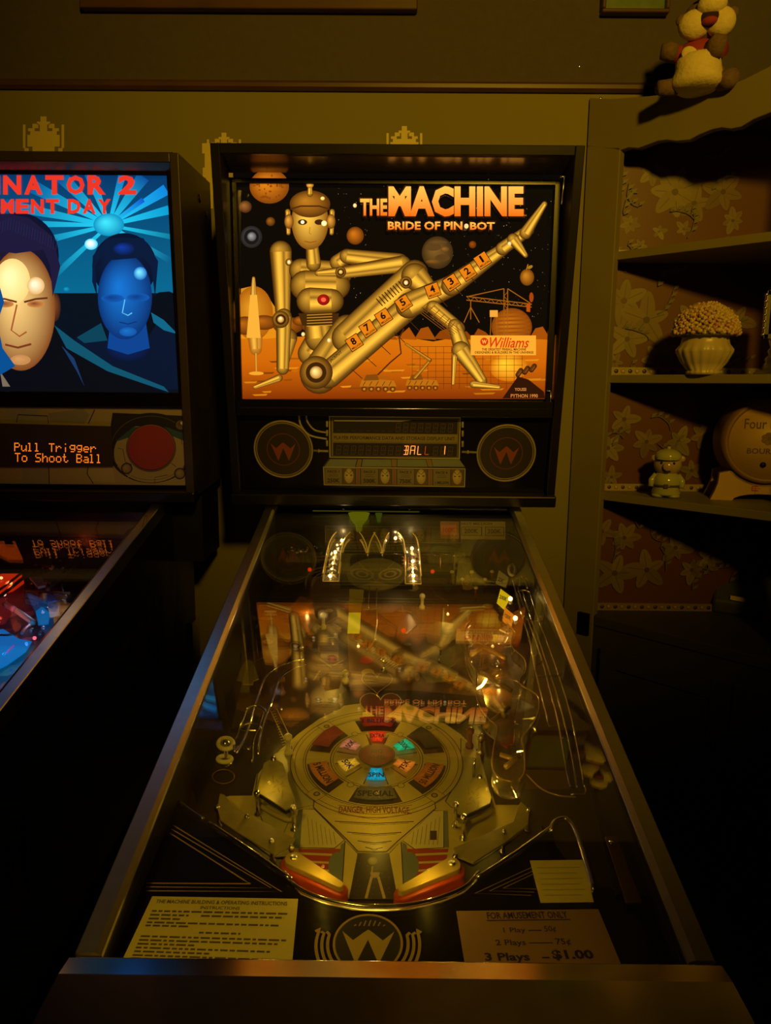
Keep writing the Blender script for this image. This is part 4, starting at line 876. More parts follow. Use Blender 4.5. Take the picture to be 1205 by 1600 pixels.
for k in range(6): pf.uvpoly(PFP, sector(.028, .0585, 60*k, 17), DK); pf.uvpoly(PFP, sector(.067, .0965, 60*k, 21), (.05, .035, .02)); pf.uvpoly(PFP, sector(.028, .0585, 60*k, 15.5), CRD_)
pf.text(PFP, 'DANGER, HIGH VOLTAGE', [(362, 722), (800, 728), (806, 775), (356, 768)], (.20, .05, .02), T6, .02)
pf.line(PFP, [(355, 715), (580, 745), (820, 715)], .0009, (.2, .06, .02), T6); pf.line(PFP, [(355, 765), (580, 805), (820, 768)], .0009, (.2, .06, .02), T6)
# hearts above the ring
def heart(cx, cy, s_, c, rim):
    P = []
    for k in range(32):
        z = 2*PI*k/32; P.append((cx+s_*.0625*16*math.sin(z)**3, cy-s_*.0625*(13*math.cos(z)-5*math.cos(2*z)-2*math.cos(3*z)-math.cos(4*z))*.8))
    pf.poly(PFP, P, c, T6); pf.line(PFP, P, .0016, rim, T6, True)
heart(622, 90, 130, (.09, .018, .010), CRM); heart(600, -60, 95, (.06, .014, .008), (.3, .25, .1))
pf.ell(PFP, 1065, 165, 95, 32, (.26, .24, .12), T6); pf.ell(PFP, 1065, 165, 70, 20, (.13, .14, .10), T6); pf.ell(PFP, 1065, 180, 40, 20, CRM, T6)
for k in range(14): pf.line(PFP, [(-60+k*5, 130+k*16), (-40+k*5, 124+k*16)], .0012, CRM, T6)
pf.line(PFP, [(-70, 120), (30, 330)], .0010, CRM, T6); pf.line(PFP, [(-30, 110), (60, 300)], .0010, CRM, T6)
playf = pf.build('playfield', [BLACKMATTE, PRINT], pin)
# inserts
def insert(sec, col, lit, txt, a, r, w_, h_, tcol=(.02, .01, .01), rot=None, lab=None):
    b = MB(); b.lay = 700; b.mi = 0
    o = b.nx(); P = [PFP.at(x, y, o) for x, y in sec]; cx = sum((p for p in P), Vector())/len(P)
    rim = tuple(c*(.55 if lit else .7) for c in col); b.add([cx]+P, [(0, 1+i, 1+(i+1) % len(P)) for i in range(len(P))], [col]+[rim]*len(P))
    n = len(sec)
    for k in range(10):
        q = sec[int(k*n/10)]; c2 = tuple(c*1.35 for c in col); cc = ((sum(x for x, y in sec)/n), (sum(y for x, y in sec)/n)); b.uvline(PFP, [cc, (cc[0]+(q[0]-cc[0])*.9, cc[1]+(q[1]-cc[1])*.9)], .0005, c2)
    if txt:
        cu, cv = u_c+r*math.sin(rad(a)), v_c+r*math.cos(rad(a)); b.uvtext(PFP, txt, cu-w_/2, cu+w_/2, cv-h_/2, cv+h_/2, tcol, .03, 0, rad(-a if rot is None else rot), (cu, cv))
    b.build('insert_light', BULBLIT if lit else GLOSSPRINT, playf, lab)
for k, (c, txt, rot, lab) in enumerate(((tuple(1.3*q for q in S(226, 52, 14)), 'EXTRA', 0, 'red glowing insert'), (tuple(1.2*q for q in S(14, 190, 120)), '200K', -60, 'green glowing insert'), (S(240, 132, 34), '75K', 62, 'orange glowing insert'),
     (tuple(1.2*q for q in S(10, 170, 200)), 'SPIN', 0, 'blue glowing insert'), (S(236, 176, 40), '50K', -55, 'yellow glowing insert'), (S(214, 128, 84), '100K', 62, 'pink glowing insert'))):
    insert(sector(.0305, .056, 60*k, 13.5), c, True, txt, 60*k, .0445, .021, .0095, rot=rot, lab=lab)
for k, (c, txt, lit, rot) in enumerate(((S(150, 34, 8), '1 BILLION', True, 0), ((.05, .055, .02), '', False, 0), ((.60, .20, .03), '50 MILLION', False, 62), ((.13, .13, .13), 'SPECIAL', False, 0), ((.58, .22, .04), '5 MILLION', False, -62), ((.28, .04, .05), '', False, 0))):
    insert(sector(.0695, .0945, 60*k, 17), c, lit, txt, 60*k, .082, .046, .011, rot=rot)
b = MB(); b.lay = 700; P = C_(.0235); o = b.nx(); b.add([PFP.at(u_c, v_c, o)]+[PFP.at(x, y, o) for x, y in P], [(0, 1+i, 1+(i+1) % 72) for i in range(72)], [(.24, .015, .01)]+[(.16, .012, .01)]*72)
b.uvline(PFP, C_(.0245), .0014, DK, True); b.uvtext(PFP, 'BIG', u_c-.008, u_c+.008, v_c+.003, v_c+.012, (.03, .01, .01), .02); b.uvtext(PFP, 'WHEEL', u_c-.013, u_c+.013, v_c-.011, v_c-.002, (.03, .01, .01), .02); b.build('insert_light', GLOSSPRINT, playf, 'dark red round centre insert')
# --- flippers
def capsule_prism(b, p0, r0, p1, r1, z0, z1, col=None, n=12):
    d = Vector((p1[0]-p0[0], p1[1]-p0[1])); a = math.atan2(d.y, d.x); P = []
    for k in range(n+1): z = a+PI/2+PI*k/n; P.append((p0[0]+r0*math.cos(z), p0[1]+r0*math.sin(z)))
    for k in range(n+1): z = a-PI/2+PI*k/n; P.append((p1[0]+r1*math.cos(z), p1[1]+r1*math.sin(z)))
    b.prism([PFP.at(x, y, z0) for x, y in P], PFP.n*(z1-z0), col)
def uvh(px, py, h): 
    p = PFP(px, py, h)-PFP.P-PFP.n*h; return (p.x, p.dot(PFP.up))
YEL = mat('yellow_plastic', (.46, .35, .09), .4)
for (a, c) in (((459, 1341), (531, 1381)), ((706, 1350), (628, 1388))):
    p0, p1 = uvh(*a, .03), uvh(*c, .03); f = MB(); capsule_prism(f, p0, .0098, p1, .0042, .008, .030); fo = f.build('flipper', YEL, pin, bevel=.001)
    f = MB(); capsule_prism(f, p0, .0150, p1, .0085, .006, .0235); f.build('flipper_rubber', mat('red_rubber', (.42, .05, .012), .45), fo, bevel=.002)
    f = MB(); f.lathe(PFP.at(*p0, .030), PFP.n, [(.004, 0), (.004, .002)], 12); f.build('flipper_shaft', STEEL, fo)
# --- plastics
def plastic(name, pts, T, h, th, matl, lift=0, rim=None, parent=pin):
    b = MB(); b.prism([PFP(*(T(*p)), h) for p in pts], PFP.n*th); o = b.build(name, matl, parent, bevel=.0005); return o
OLP = mat('olive_printed_plastic', (.20, .17, .05), .5, noise=.3, nscale=90); CRP = mat('cream_printed_plastic', (.23, .19, .06), .5, noise=.3, nscale=90)
def band(pts, T, h, r, matl, name='rubber_band', parent=pin):
    b = MB(); P = [PFP(*(T(*p)), h) for p in pts]; b.tube(smoothpath(P+[P[0]], 4)[:-1], r, 8, True); return b.build(name, matl, parent)
def posts(pts, T, h, r=.004, parent=pin):
    for p in pts: b = MB(); q = uvh(*T(*p), h); b.lathe(PFP.at(*q, 0), PFP.n, [(r*1.4, 0), (r*1.4, .004), (r*.7, .005), (r*.7, h-.004), (r*1.2, h-.003), (r*1.2, h), (r*.6, h+.003)], 12); b.build('post', CHROME, parent)
SL = [(182, 282), (150, 300), (128, 392), (222, 452), (246, 440), (250, 415), (212, 300)]
SR = [(850, 340), (822, 360), (775, 430), (778, 462), (800, 470), (885, 430), (890, 410), (868, 350)]
for pts, nm in ((SL, 'l'), (SR, 'r')):
    o = plastic('slingshot_plastic', pts, T5, .030, .002, OLP)
    band([(x*1.0, y+26) for x, y in pts], T5, .010, .0028, mat('yellowed_rubber', (.34, .29, .11), .6), 'slingshot_rubber', o)
    b = MB(); P = [PFP(*T5(x, y+10), .020) for x, y in pts]; b.prism([p for p in P], PFP.n*.006); b.build('slingshot_base', BLACKMATTE, o)
    cx = sum(x for x, y in pts)/len(pts); cy = sum(y for x, y in pts)/len(pts)
    b = MB(); b.lay = 0
    PL = Plane(PFP.P+PFP.n*.0322, PFP.up, PFP.n)
    for k in range(9): a = k*.7; b.line(PL, [(cx+18*math.cos(a), cy+22*math.sin(a)), (cx+(30 if k % 2 else 8)*math.cos(a+.5), cy+(44 if k % 2 else 10)*math.sin(a+.5))], .0011, (.12, .10, .04), T5)
    b.build('plastic_print', PRINT, o); posts([pts[0], pts[2], pts[4]], T5, .034, .0035, o)
GL = [(8, 398), (0, 440), (10, 485), (60, 520), (185, 598), (240, 570), (252, 545), (170, 500), (60, 445), (22, 402)]
GRt = [(985, 425), (1012, 450), (1008, 500), (930, 560), (832, 622), (772, 598), (765, 575), (850, 540), (960, 490), (975, 440)]
for pts in (GL, GRt): o = plastic('outlane_plastic', pts, T5, .026, .002, CRP); posts([pts[1], pts[5]], T5, .030, .003, o)
posts([(95, 470), (175, 550), (930, 520)], T5, .03, .003)
# ball guides along the apron
def guide(P, h, r, name='ball_guide', m_=CHROME):
    b = MB(); b.tube(smoothpath([PFP(px, py, h) for px, py in P], 5), r, 8); return b.build(name, m_, pin)
guide([(283, 1255), (300, 1268), (318, 1280)], .036, .0022); guide([(327, 1286), (390, 1328), (455, 1374)], .034, .0026); guide([(870, 1286), (810, 1330), (745, 1372)], .034, .0026)
guide([(445, 1362), (462, 1384), (500, 1402), (550, 1413), (590, 1416), (640, 1413), (690, 1401), (728, 1384), (748, 1362)], .030, .0020)
b = MB(); arc = [(445, 1368), (465, 1392), (505, 1408), (550, 1418), (590, 1421), (640, 1418), (690, 1407), (728, 1390), (748, 1368)]
A1 = smoothpath([PFP(px, py, .026) for px, py in arc], 4); n = len(A1); b.smooth = True; b.add(A1+[p-PFP.n*.024 for p in A1]+[p-PFP.up*.004-PFP.n*.024 for p in A1]+[p-PFP.up*.004 for p in A1], [(i, i+1, n+i+1, n+i) for i in range(n-1)]+[(3*n+i, 3*n+i+1, i+1, i) for i in range(n-1)]+[(2*n+i, 2*n+i+1, 3*n+i+1, 3*n+i) for i in range(n-1)])
b.build('drain_arch', STEEL, pin)
guide([(862, 1300), (864, 1288), (874, 1280), (888, 1281), (900, 1300), (912, 1335), (928, 1392)], .040, .0030)
# --- apron
ap = MB()
apo = [(205, 1530), (238, 1250), (270, 1250), (325, 1290), (448, 1372), (470, 1398), (505, 1412), (550, 1422), (590, 1425), (640, 1422), (690, 1411), (725, 1396), (750, 1372), (862, 1298), (905, 1290), (930, 1388), (960, 1530)]
ul, vl = APR.uv(205, 1530); P = [APR.uv(px, py) for px, py in apo]
P = [(-.2605, -.03), (-.2605, P[1][1])]+P[2:-3]+[(.172, APR.uv(905, 1290)[1]), (.2, APR.uv(930, 1380)[1]), (.2605, APR.uv(930, 1400)[1]), (.2605, -.03)]
P = P[1:-1]; n = len(P); ap.add([APR.at(u, v, 0) for u, v in P]+[APR.at(u, -.03, 0) for u, v in P], [(i, i+1, n+i+1, n+i) for i in range(n-1)]); ap.add([APR.at(u, v, 0) for u, v in P]+[APR.at(u, v, -.026) for u, v in P], [(i, i+1, n+i+1, n+i) for i in range(n-1)]); ap.build('apron', BLACKPLASTIC, pin); apron = bpy.data.objects['apron']
ap = MB(); GLD = (.33, .22, .07)
def T4(X, Y): return (240+X/4.2125, 1020+Y/4.2125)
for pts in ([(130, 1135), (842, 1572), (-50, 1566)], [(118, 1160), (775, 1548), (-50, 1540)], [(106, 1185), (590, 1492), (640, 1520), (-50, 1516)]): ap.line(APR, [T4(*p) for p in pts], .0016, GLD)
for pts in ([(838, 1352), (742, 1396), (830, 1399)], [(852, 1352), (765, 1392), (835, 1394)], [(862, 1352), (786, 1388), (838, 1389)]): ap.line(APR, pts, .0014, (.2, .14, .05))
ap.build('apron_stripes', GLOSSPRINT, apron); ap = MB(); ap.lay = 60
uw, vw = APR.uv(575, 1474); rw = .0325
wlogo(ap, APR, uw, vw, rw, (.46, .34, .12), (.40, .28, .09), (.012, .009, .006))
for s_ in (-1, 1):
    for k in range(3):
        r2 = rw+.006+k*.0055; ap.uvline(APR, [(uw+s_*r2*math.cos(rad(a)), vw+r2*math.sin(rad(a))) for a in range(-62, 14+k*4, 5)]+[(uw+s_*(r2+.002), vw+.012)], .0030, (.38, .27, .09))
for k in range(7): x = uw-.014+k*.0047; ap.uvline(APR, [(x, vw+.019), (x+.002, vw+.026-(k-3)**2*.0006)], .0014, (.35, .25, .09))
ap.build('apron_emblem', GLOSSPRINT, apron)
# --- wire ramps
def wires(name, rails, T, hs, r, hoops=(), parent=pin, m_=CHROME):
    b = MB()
    for P in rails:
        n = len(P); pts = [PFP(*T(*p), hs[0]+(hs[1]-hs[0])*i/(n-1)) for i, p in enumerate(P)]; b.tube(smoothpath(pts, 4), r, 8)
    for P, h in hoops: b.tube(smoothpath([PFP(*T(*p), h) for p in P], 4), r, 8)
    return b.build(name, m_, parent)
wires('wire_ramp', [[(1000, 40), (940, 50), (885, 68), (820, 92), (755, 138), (718, 200), (690, 280), (665, 350), (637, 450), (600, 560), (545, 660)], [(1000, 80), (955, 92), (905, 112), (850, 148), (822, 190), (800, 260), (775, 330), (745, 400), (715, 500), (695, 590), (690, 668)],
    [(612, 375), (580, 460), (540, 570)], [(722, 390), (690, 490), (655, 580), (650, 720)]], T4, (.075, .045), .0017,
    [([(612, 372), (640, 352), (690, 350), (730, 372), (745, 398)], .066), ([(560, 492), (620, 464), (680, 470), (710, 505)], .055), ([(530, 610), (535, 650), (560, 610)], .045), ([(600, 622), (625, 634), (650, 610), (658, 560)], .045), ([(560, 492), (610, 510), (690, 512)], .045)])
def T3(X, Y): return (680+X/3.636, 860+Y/3.636)
wires('wire_ramp', [[(440, 172), (470, 270), (505, 400), (545, 540), (570, 680), (600, 800), (650, 1000)], [(470, 210), (520, 370), (560, 480), (600, 600), (650, 780), (695, 950), (725, 1120), (750, 1260), (772, 1345)],
    [(500, 235), (545, 380), (600, 540), (650, 690), (705, 860), (750, 1040), (785, 1210), (808, 1350)], [(538, 232), (585, 380), (640, 530), (700, 700), (745, 840), (780, 970), (815, 1150), (850, 1345)]], T3, (.085, .050), .0017,
    [([(440, 172), (470, 150), (500, 150), (530, 170), (540, 200)], .09), ([(470, 232), (500, 225), (538, 235)], .09), ([(500, 392), (515, 372), (520, 390), (600, 405), (612, 385), (590, 372)], .08), ([(560, 600), (600, 598), (608, 630), (568, 655)], .072), ([(585, 715), (700, 712), (712, 690)], .07), ([(650, 1000), (700, 1000)], .06), ([(720, 1068), (745, 1068)], .06), ([(770, 1386), (850, 1386), (855, 1345)], .05), ([(480, 200), (490, 145), (510, 165), (525, 215)], .09)])
# shooter lane trough and strip
b = MB(); gx = []
b.prism([PFP(922, 1240, .03), PFP(932, 1240, .03), PFP(975, 1400, .03), PFP(962, 1402, .03)], PFP.n*.003); b.build('lane_guide', DARKMETAL, pin)
b = MB(); b.prism([PFP(945, 1310, .034), PFP(963, 1309, .034), PFP(1003, 1412, .034), PFP(978, 1414, .034)], PFP.n*.003); st_ = b.build('shooter_lane_strip', mat('brown_metal_strip', (.16, .09, .05), .4, .6), pin, bevel=.0008)
b = MB(); b.lathe(PFP(955, 1317, .037), PFP.n, [(.0028, 0), (.0026, .0012)], 12); b.build('screw', CHROME, st_)
# --- clear wavy ramp with crossed braces
Lw = [(200, 462), (162, 520), (170, 620), (190, 700), (232, 780), (228, 880), (250, 970), (300, 1040), (350, 1092), (330, 1200), (322, 1320), (360, 1385), (430, 1408)]
Rw = [(400, 480), (452, 540), (430, 612), (502, 690), (512, 760), (475, 832), (572, 900), (585, 980), (550, 1072), (492, 1150), (500, 1220), (502, 1345), (470, 1398)]
h0 = .052
b = MB(); Lp = smoothpath([PFP(*T3(*p), h0) for p in Lw], 4); Rp = smoothpath([PFP(*T3(*p), h0) for p in Rw], 4); n = len(Lp); b.smooth = True
b.add(Lp+Rp, [(i, i+1, n+i+1, n+i) for i in range(n-1)])
for W_ in (Lp, Rp): U = [p+PFP.n*.022 for p in W_]; b.add(W_+U, [(i, i+1, n+i+1, n+i) for i in range(n-1)])
cr = b.build('clear_ramp', CLEAR, pin); so = cr.modifiers.new('thickness', 'SOLIDIFY'); so.thickness = .0022
RIM = mat('clear_ramp_rim', (.62, .42, .18), .18, .3)
b = MB(); b.tube([p+PFP.n*.023 for p in Lp], .0013, 6); b.tube([p+PFP.n*.023 for p in Rp], .0013, 6)
b.tube(smoothpath([PFP(*T3(*p), h0+.01) for p in ((520, 1270), (600, 1350), (700, 1392), (800, 1400))], 4), .0011, 6); b.build('ramp_rim', RIM, cr)
for a, c in (((205, 595), (300, 528)), ((228, 522), (400, 612)), ((262, 690), (432, 796)), ((312, 728), (362, 688)), ((282, 1005), (418, 892)), ((312, 890), (402, 944)), ((370, 1160), (470, 1190)), ((400, 1230), (480, 1170))):
    b = MB(); b.tube([PFP(*T3(*a), h0+.012), PFP(*T3(*c), h0+.012)], .0034, 8); b.build('cross_brace', RIM, cr)
b = MB(); b.prism([PFP(*T3(*p), .03) for p in ((355, 1065), (380, 1055), (410, 1062), (440, 1056), (462, 1072), (450, 1105), (410, 1128), (372, 1108))], PFP.n*.003); b.build('red_target', RED, pin)
AMB = mat('amber_plastic', (.20, .085, .02), .25)
for pts, h in (([(250, 600), (400, 600), (430, 720), (280, 740)], .028), ([(260, 790), (430, 800), (440, 900), (290, 900)], .028), ([(300, 940), (440, 940), (470, 1060), (340, 1060)], .020)):
    plastic('amber_plastic', pts, T3, h, .003, AMB)
# --- score tags on posts with their bulbs
TAGN = Vector((-.25, -.62, .75)).normalized()
def tagplane(px, py, h):
    P = PFP(px, py, h); up = (Vector((0, 0, 1))-TAGN*TAGN.z).normalized(); return Plane(P, up, TAGN)
for pts, c, lit, txt, q, nm in (([(362, 112), (418, 152), (402, 214), (344, 190)], (.34, .34, .28), 0, '2X', [(362, 150), (392, 165), (384, 188), (356, 172)], 'white score plate'),
    ([(372, 218), (432, 262), (392, 338), (350, 300)], S(238, 196, 14), 1, '200K', [(368, 250), (412, 268), (406, 292), (364, 272)], 'lit yellow score plate reading 200K'),
    ([(396, 322), (450, 368), (432, 444), (382, 400)], S(232, 130, 16), 1, '100K', [(398, 356), (436, 378), (430, 400), (392, 378)], 'lit orange score plate reading 100K'),
    ([(418, 458), (492, 496), (466, 562), (412, 522)], (.34, .06, .02), 0, '', None, 'dark red score plate')):
    pl = tagplane(*T3(*pts[0]), .06); b = MB(); b.add([pl(*T3(*p), 0) for p in pts]+[pl(*T3(*p), -.002) for p in pts], [(0, 1, 2, 3), (7, 6, 5, 4), (0, 4, 5, 1), (1, 5, 6, 2), (2, 6, 7, 3), (3, 7, 4, 0)], c)
    if txt: b.text(pl, txt, q, (.02, .012, .01), T3, .03)
    b.build('score_plate', BULBLIT if lit else GLOSSPRINT, pin, nm)
BULB = mat('lit_bulb', (1, 1, 1), .3, emis=(1, .58, .16), es=11); BULBD = mat('dim_bulb', (1, 1, 1), .3, emis=(1, .5, .15), es=1.2)
def bulb(p, r=.0032, m_=BULB, parent=pin, light=0.0, col=(1, .66, .22)):
    b = MB(); b.ball(p, r, seg=12, ring=8); b.build('light_bulb', m_, parent)
    if light: lamp('POINT', p+PFP.n*.012, col, light, .002)
for X, Y in ((428, 275), (456, 385)): bulb(PFP(*T3(X, Y), .055), .0042, light=.012)
b = MB(); b.prism([PFP(*T3(*p), .05) for p in ((395, 440), (415, 430), (420, 480), (365, 455))], PFP.n*.003); b.build('white_plate', mat('white_plastic', (.6, .55, .4), .3), pin)
# --- arched clear ramp with the string of bulbs
def TL_(X, Y): return (430+X/6.025, 790+Y/6.025)
def TR_(X, Y): return (620+X/5.02, 790+Y/5.02)
HB = .085
left_c = [(517, 908), (520, 890), (523, 870), (529, 852), (540, 840), (556, 835), (572, 842), (583, 862), (586, 880)]
right_c = [(646, 912), (645, 895), (644, 872), (640, 852), (628, 840), (612, 836), (598, 842), (589, 860), (586, 880)]
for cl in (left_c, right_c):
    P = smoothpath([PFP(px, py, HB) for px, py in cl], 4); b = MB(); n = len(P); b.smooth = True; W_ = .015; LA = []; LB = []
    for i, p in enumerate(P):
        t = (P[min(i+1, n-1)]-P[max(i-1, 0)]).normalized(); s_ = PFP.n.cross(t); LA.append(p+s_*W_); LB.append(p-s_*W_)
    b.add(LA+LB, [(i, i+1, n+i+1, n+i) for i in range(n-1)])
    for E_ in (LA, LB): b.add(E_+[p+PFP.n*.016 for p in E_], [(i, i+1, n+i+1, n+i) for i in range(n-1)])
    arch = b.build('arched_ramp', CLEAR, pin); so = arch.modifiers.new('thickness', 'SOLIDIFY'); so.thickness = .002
    b = MB(); b.tube([p+PFP.n*.017 for p in LA], .0011, 6); b.tube([p+PFP.n*.017 for p in LB], .0011, 6); b.tube([LA[0], LB[0]], .0011, 6); b.tube(LA, .0008, 6); b.tube(LB, .0008, 6); b.build('ramp_rim', mat('edge_lit_plastic', (.6, .45, .15), .2, emis=S(190, 140, 30), es=.55, noise=0), arch)  # rim emission stands in for bulb light caught in the plastic edges
for p, big in (((534.5, 845), 1), ((527, 851.5), 0), ((523.8, 863), 1), ((522, 871.5), 0), ((520, 880.5), 0), ((518.5, 889), 0), ((516, 900), 1), ((554, 838), 0), ((643.9, 857), 1), ((644.5, 866), 0), ((645.3, 877), 1), ((645.5, 888), 0), ((646, 899.5), 1), ((646.5, 908), 0), ((618, 841), 1)):
    bulb(PFP(*p, HB+.006), .0034 if big else .0021, light=.05 if big else 0)
# visor plate below the arches: plain dark shield with two lens ovals
vp = Plane(PFP(588, 905, .07), (0, .35, .94), (0, -.94, .35)); b = MB()
b.ell(vp, 588, 898, 46, 26, (.05, .05, .025)); 
for s_, c in ((-1, (.12, .11, .05)), (1, (.20, .16, .06))):
    for k, q in enumerate((1, .78, .55, .34)): b.ell(vp, 588+s_*22, 897, 19*q, 9*q, c if k % 2 == 0 else (.03, .025, .012), rot=-.15*s_)
b.line(vp, [(560, 878), (588, 908), (616, 878)], .0015, (.16, .14, .06)); b.poly(vp, [(560, 916), (588, 908), (616, 916), (600, 922), (576, 922)], (.16, .13, .05))
b.build('visor_plate', GLOSSPRINT, pin)
b = MB(); b.box(-.075, .075, -.004, .0, -.03, .045, Matrix.Translation(PFP(588, 900, .06)+Vector((0, .012, 0)))); b.build('visor_back', BLACKPLASTIC, pin)
# yellow-green target and clear posts
GRNL = mat('lit_green_target', (.5, .5, .1), .3, emis=S(150, 140, 6), es=.8, noise=0)
tp = Plane(PFP(553, 990, .02), (0, .8, .6), (0, -.6, .8)); b = MB(); b.add([tp(*p, 0) for p in ((543, 990), (562, 990), (564, 957), (545, 957))]+[tp(*p, -.003) for p in ((543, 990), (562, 990), (564, 957), (545, 957))], [(0, 1, 2, 3), (7, 6, 5, 4), (0, 4, 5, 1), (1, 5, 6, 2), (2, 6, 7, 3), (3, 7, 4, 0)]); b.build('green_target', GRNL, pin)
b = MB(); b.add([tp(*p, .0) for p in ((545, 956), (564, 956), (569, 922), (546, 920))]+[tp(*p, -.003) for p in ((545, 956), (564, 956), (569, 922), (546, 920))], [(0, 1, 2, 3), (7, 6, 5, 4), (0, 4, 5, 1), (1, 5, 6, 2), (2, 6, 7, 3), (3, 7, 4, 0)]); b.build('olive_target', mat('olive_clear', (.30, .27, .06), .15), pin)
wires('wire_loop', [[(890, 760), (880, 900), (880, 970)], [(960, 780), (950, 960)], [(960, 780), (1025, 755)], [(960, 960), (955, 1150), (930, 1280), (850, 1380)], [(848, 970), (850, 985), (965, 975)]], TL_, (.06, .05), .0014)
# pins with white heads on the upper right
for X, Y in ((578, 400), (473, 457), (435, 516), (590, 517), (748, 514), (515, 573), (695, 573), (622, 640), (682, 456)):
    q = uvh(*TR_(X, Y), .030); b = MB(); b.lathe(PFP.at(*q, 0), PFP.n, [(.0016, 0), (.0016, .027)], 8, col=(.16, .05, .02)); b.lathe(PFP.at(*q, .026), PFP.n, [(.002, 0), (.0045, .001), (.0045, .004), (.002, .006)], 12, col=(.55, .48, .28)); b.build('pin', PRINT, pin)
# rubber rings and posts
for (cx, cy, rx, ry, T, h) in ((820, 355, 30, 34, TR_, .05), (905, 505, 26, 42, TR_, .06), (765, 388, 34, 10, TR_, .04), (475, 598, 48, 36, T4, .034), (468, 700, 44, 20, T4, .014)):
    band([(cx+rx*math.cos(2*PI*k/14), cy+ry*math.sin(2*PI*k/14)) for k in range(14)], T, h, .0032, RUBBERW, 'rubber_ring')
posts([(475, 590)], T4, .036, .005)
band([(460+72*math.cos(2*PI*k/16), 815+46*math.sin(2*PI*k/16)) for k in range(16)], T4, .004, .0009, mat('dull_copper', (.22, .13, .05), .4, .5), 'hole_ring')
plastic('bell_plastic', [(598, 66), (622, 50), (650, 62), (676, 120), (692, 178), (656, 192), (655, 214), (588, 214), (585, 192), (548, 188), (570, 120)], T4, .045, .002, CRP)
# back wall of the playfield with the value sign and lit cone
BW = leaning((0, 1.118, .9), 0)
b = MB(); b.box(-.262, .262, 1.12, 1.13, 1.02, 1.166); b.build('playfield_back_panel', BLACKPLASTIC, pin)
sg = MB(); sg.lay = 30
sg.poly(BW, [(500, 122), (852, 125), (852, 268), (500, 262)], (.26, .22, .10), TR_); sg.poly(BW, [(506, 166), (672, 166), (672, 238), (506, 236)], (.02, .015, .01), TR_); sg.poly(BW, [(512, 170), (662, 170), (662, 233), (512, 231)], (.22, .19, .08), TR_)
sg.poly(BW, [(692, 166), (844, 167), (844, 240), (692, 238)], (.02, .015, .01), TR_); sg.poly(BW, [(698, 171), (838, 172), (838, 235), (698, 233)], (.22, .19, .08), TR_)
sg.text(BW, 'HOT MILLION', rectq(506, 132, 750, 152), (.03, .02, .01), TR_, .02); sg.text(BW, '200K', rectq(530, 180, 640, 218), (.02, .015, .01), TR_, .03); sg.text(BW, '300K', rectq(712, 182, 822, 220), (.02, .015, .01), TR_, .03)
sg.poly(BW, [(342, 122), (490, 124), (490, 262), (342, 260)], (.22, .10, .05), TR_); sg.poly(BW, [(348, 150), (470, 150), (470, 232), (348, 232)], (.42, .13, .06), TR_); sg.text(BW, '100K', rectq(362, 172, 462, 212), (.30, .03, .01), TR_, .03)
sg.build('value_sign', GLOSSPRINT, pin)
b = MB(); cp_ = BW(561, 802, .030); b.lathe(cp_, (0, 0, -1), [(.0235, 0), (.018, .014), (.008, .026), (.006, .040)], 24, col=S(84, 84, 4)); b.lathe(BW(592, 802, .030), (0, 0, -1), [(.008, 0), (.004, .014), (.003, .02)], 16, col=S(50, 60, 6)); b.build('green_lamp_shade', BULBLIT, pin, 'softly glowing yellow-green cone shade')
b = MB(); b.box(BW(490, 797).x, BW(655, 797).x, 1.100, 1.104, BW(560, 797).z-.0010, BW(560, 797).z+.0012, col=S(52, 48, 4)); b.build('light_strip', BULBLIT, pin)
for X0, X1, Y in ((455, 502, 852), (452, 480, 862), (672, 722, 846), (668, 722, 866)):
    b = MB()
    for k in range(14): x = X0+(X1-X0)*k/13; b.ball(PFP(x, Y+r_.uniform(-4, 4), .07), r_.uniform(.0015, .0035), seg=7, ring=5)
    b.tube([PFP(X0, Y, .07), PFP(X1, Y, .07)], .0012, 6); b.build('bead_chain', CHROME, pin)
plastic('rear_plastic', [(450, 845), (505, 842), (500, 880), (448, 878)], lambda x, y: (x, y), .055, .003, CLEAR); plastic('rear_plastic', [(668, 845), (725, 842), (728, 880), (668, 880)], lambda x, y: (x, y), .055, .003, CLEAR)
plastic('yellow_plate', [(650, 285), (720, 285), (715, 450), (655, 450)], TR_, .02, .002, mat('yellow_green_plastic', (.30, .28, .04), .3)); plastic('grey_plate', [(540, 290), (645, 290), (640, 370), (545, 370)], TR_, .02, .002, mat('grey_plastic', (.14, .12, .07), .3))
plastic('white_lane_plastic', [(692, 1002), (716, 1000), (721, 1016), (712, 1038), (702, 1044), (688, 1036)], lambda x, y: (x, y), .03, .002, CRP)
for p in ((484, 890), (631, 985), (676, 893)): bulb(PFP(*p, .04), .0045, mat('red_bulb', (.6, .05, .02), .2, emis=S(200, 40, 6), es=1.0))
for p in ((560, 1010), (700, 960), (770, 1010), (780, 1070), (480, 960)): bulb(PFP(*p, .03), .0028, BULBD, light=.03, col=(1, .5, .1))
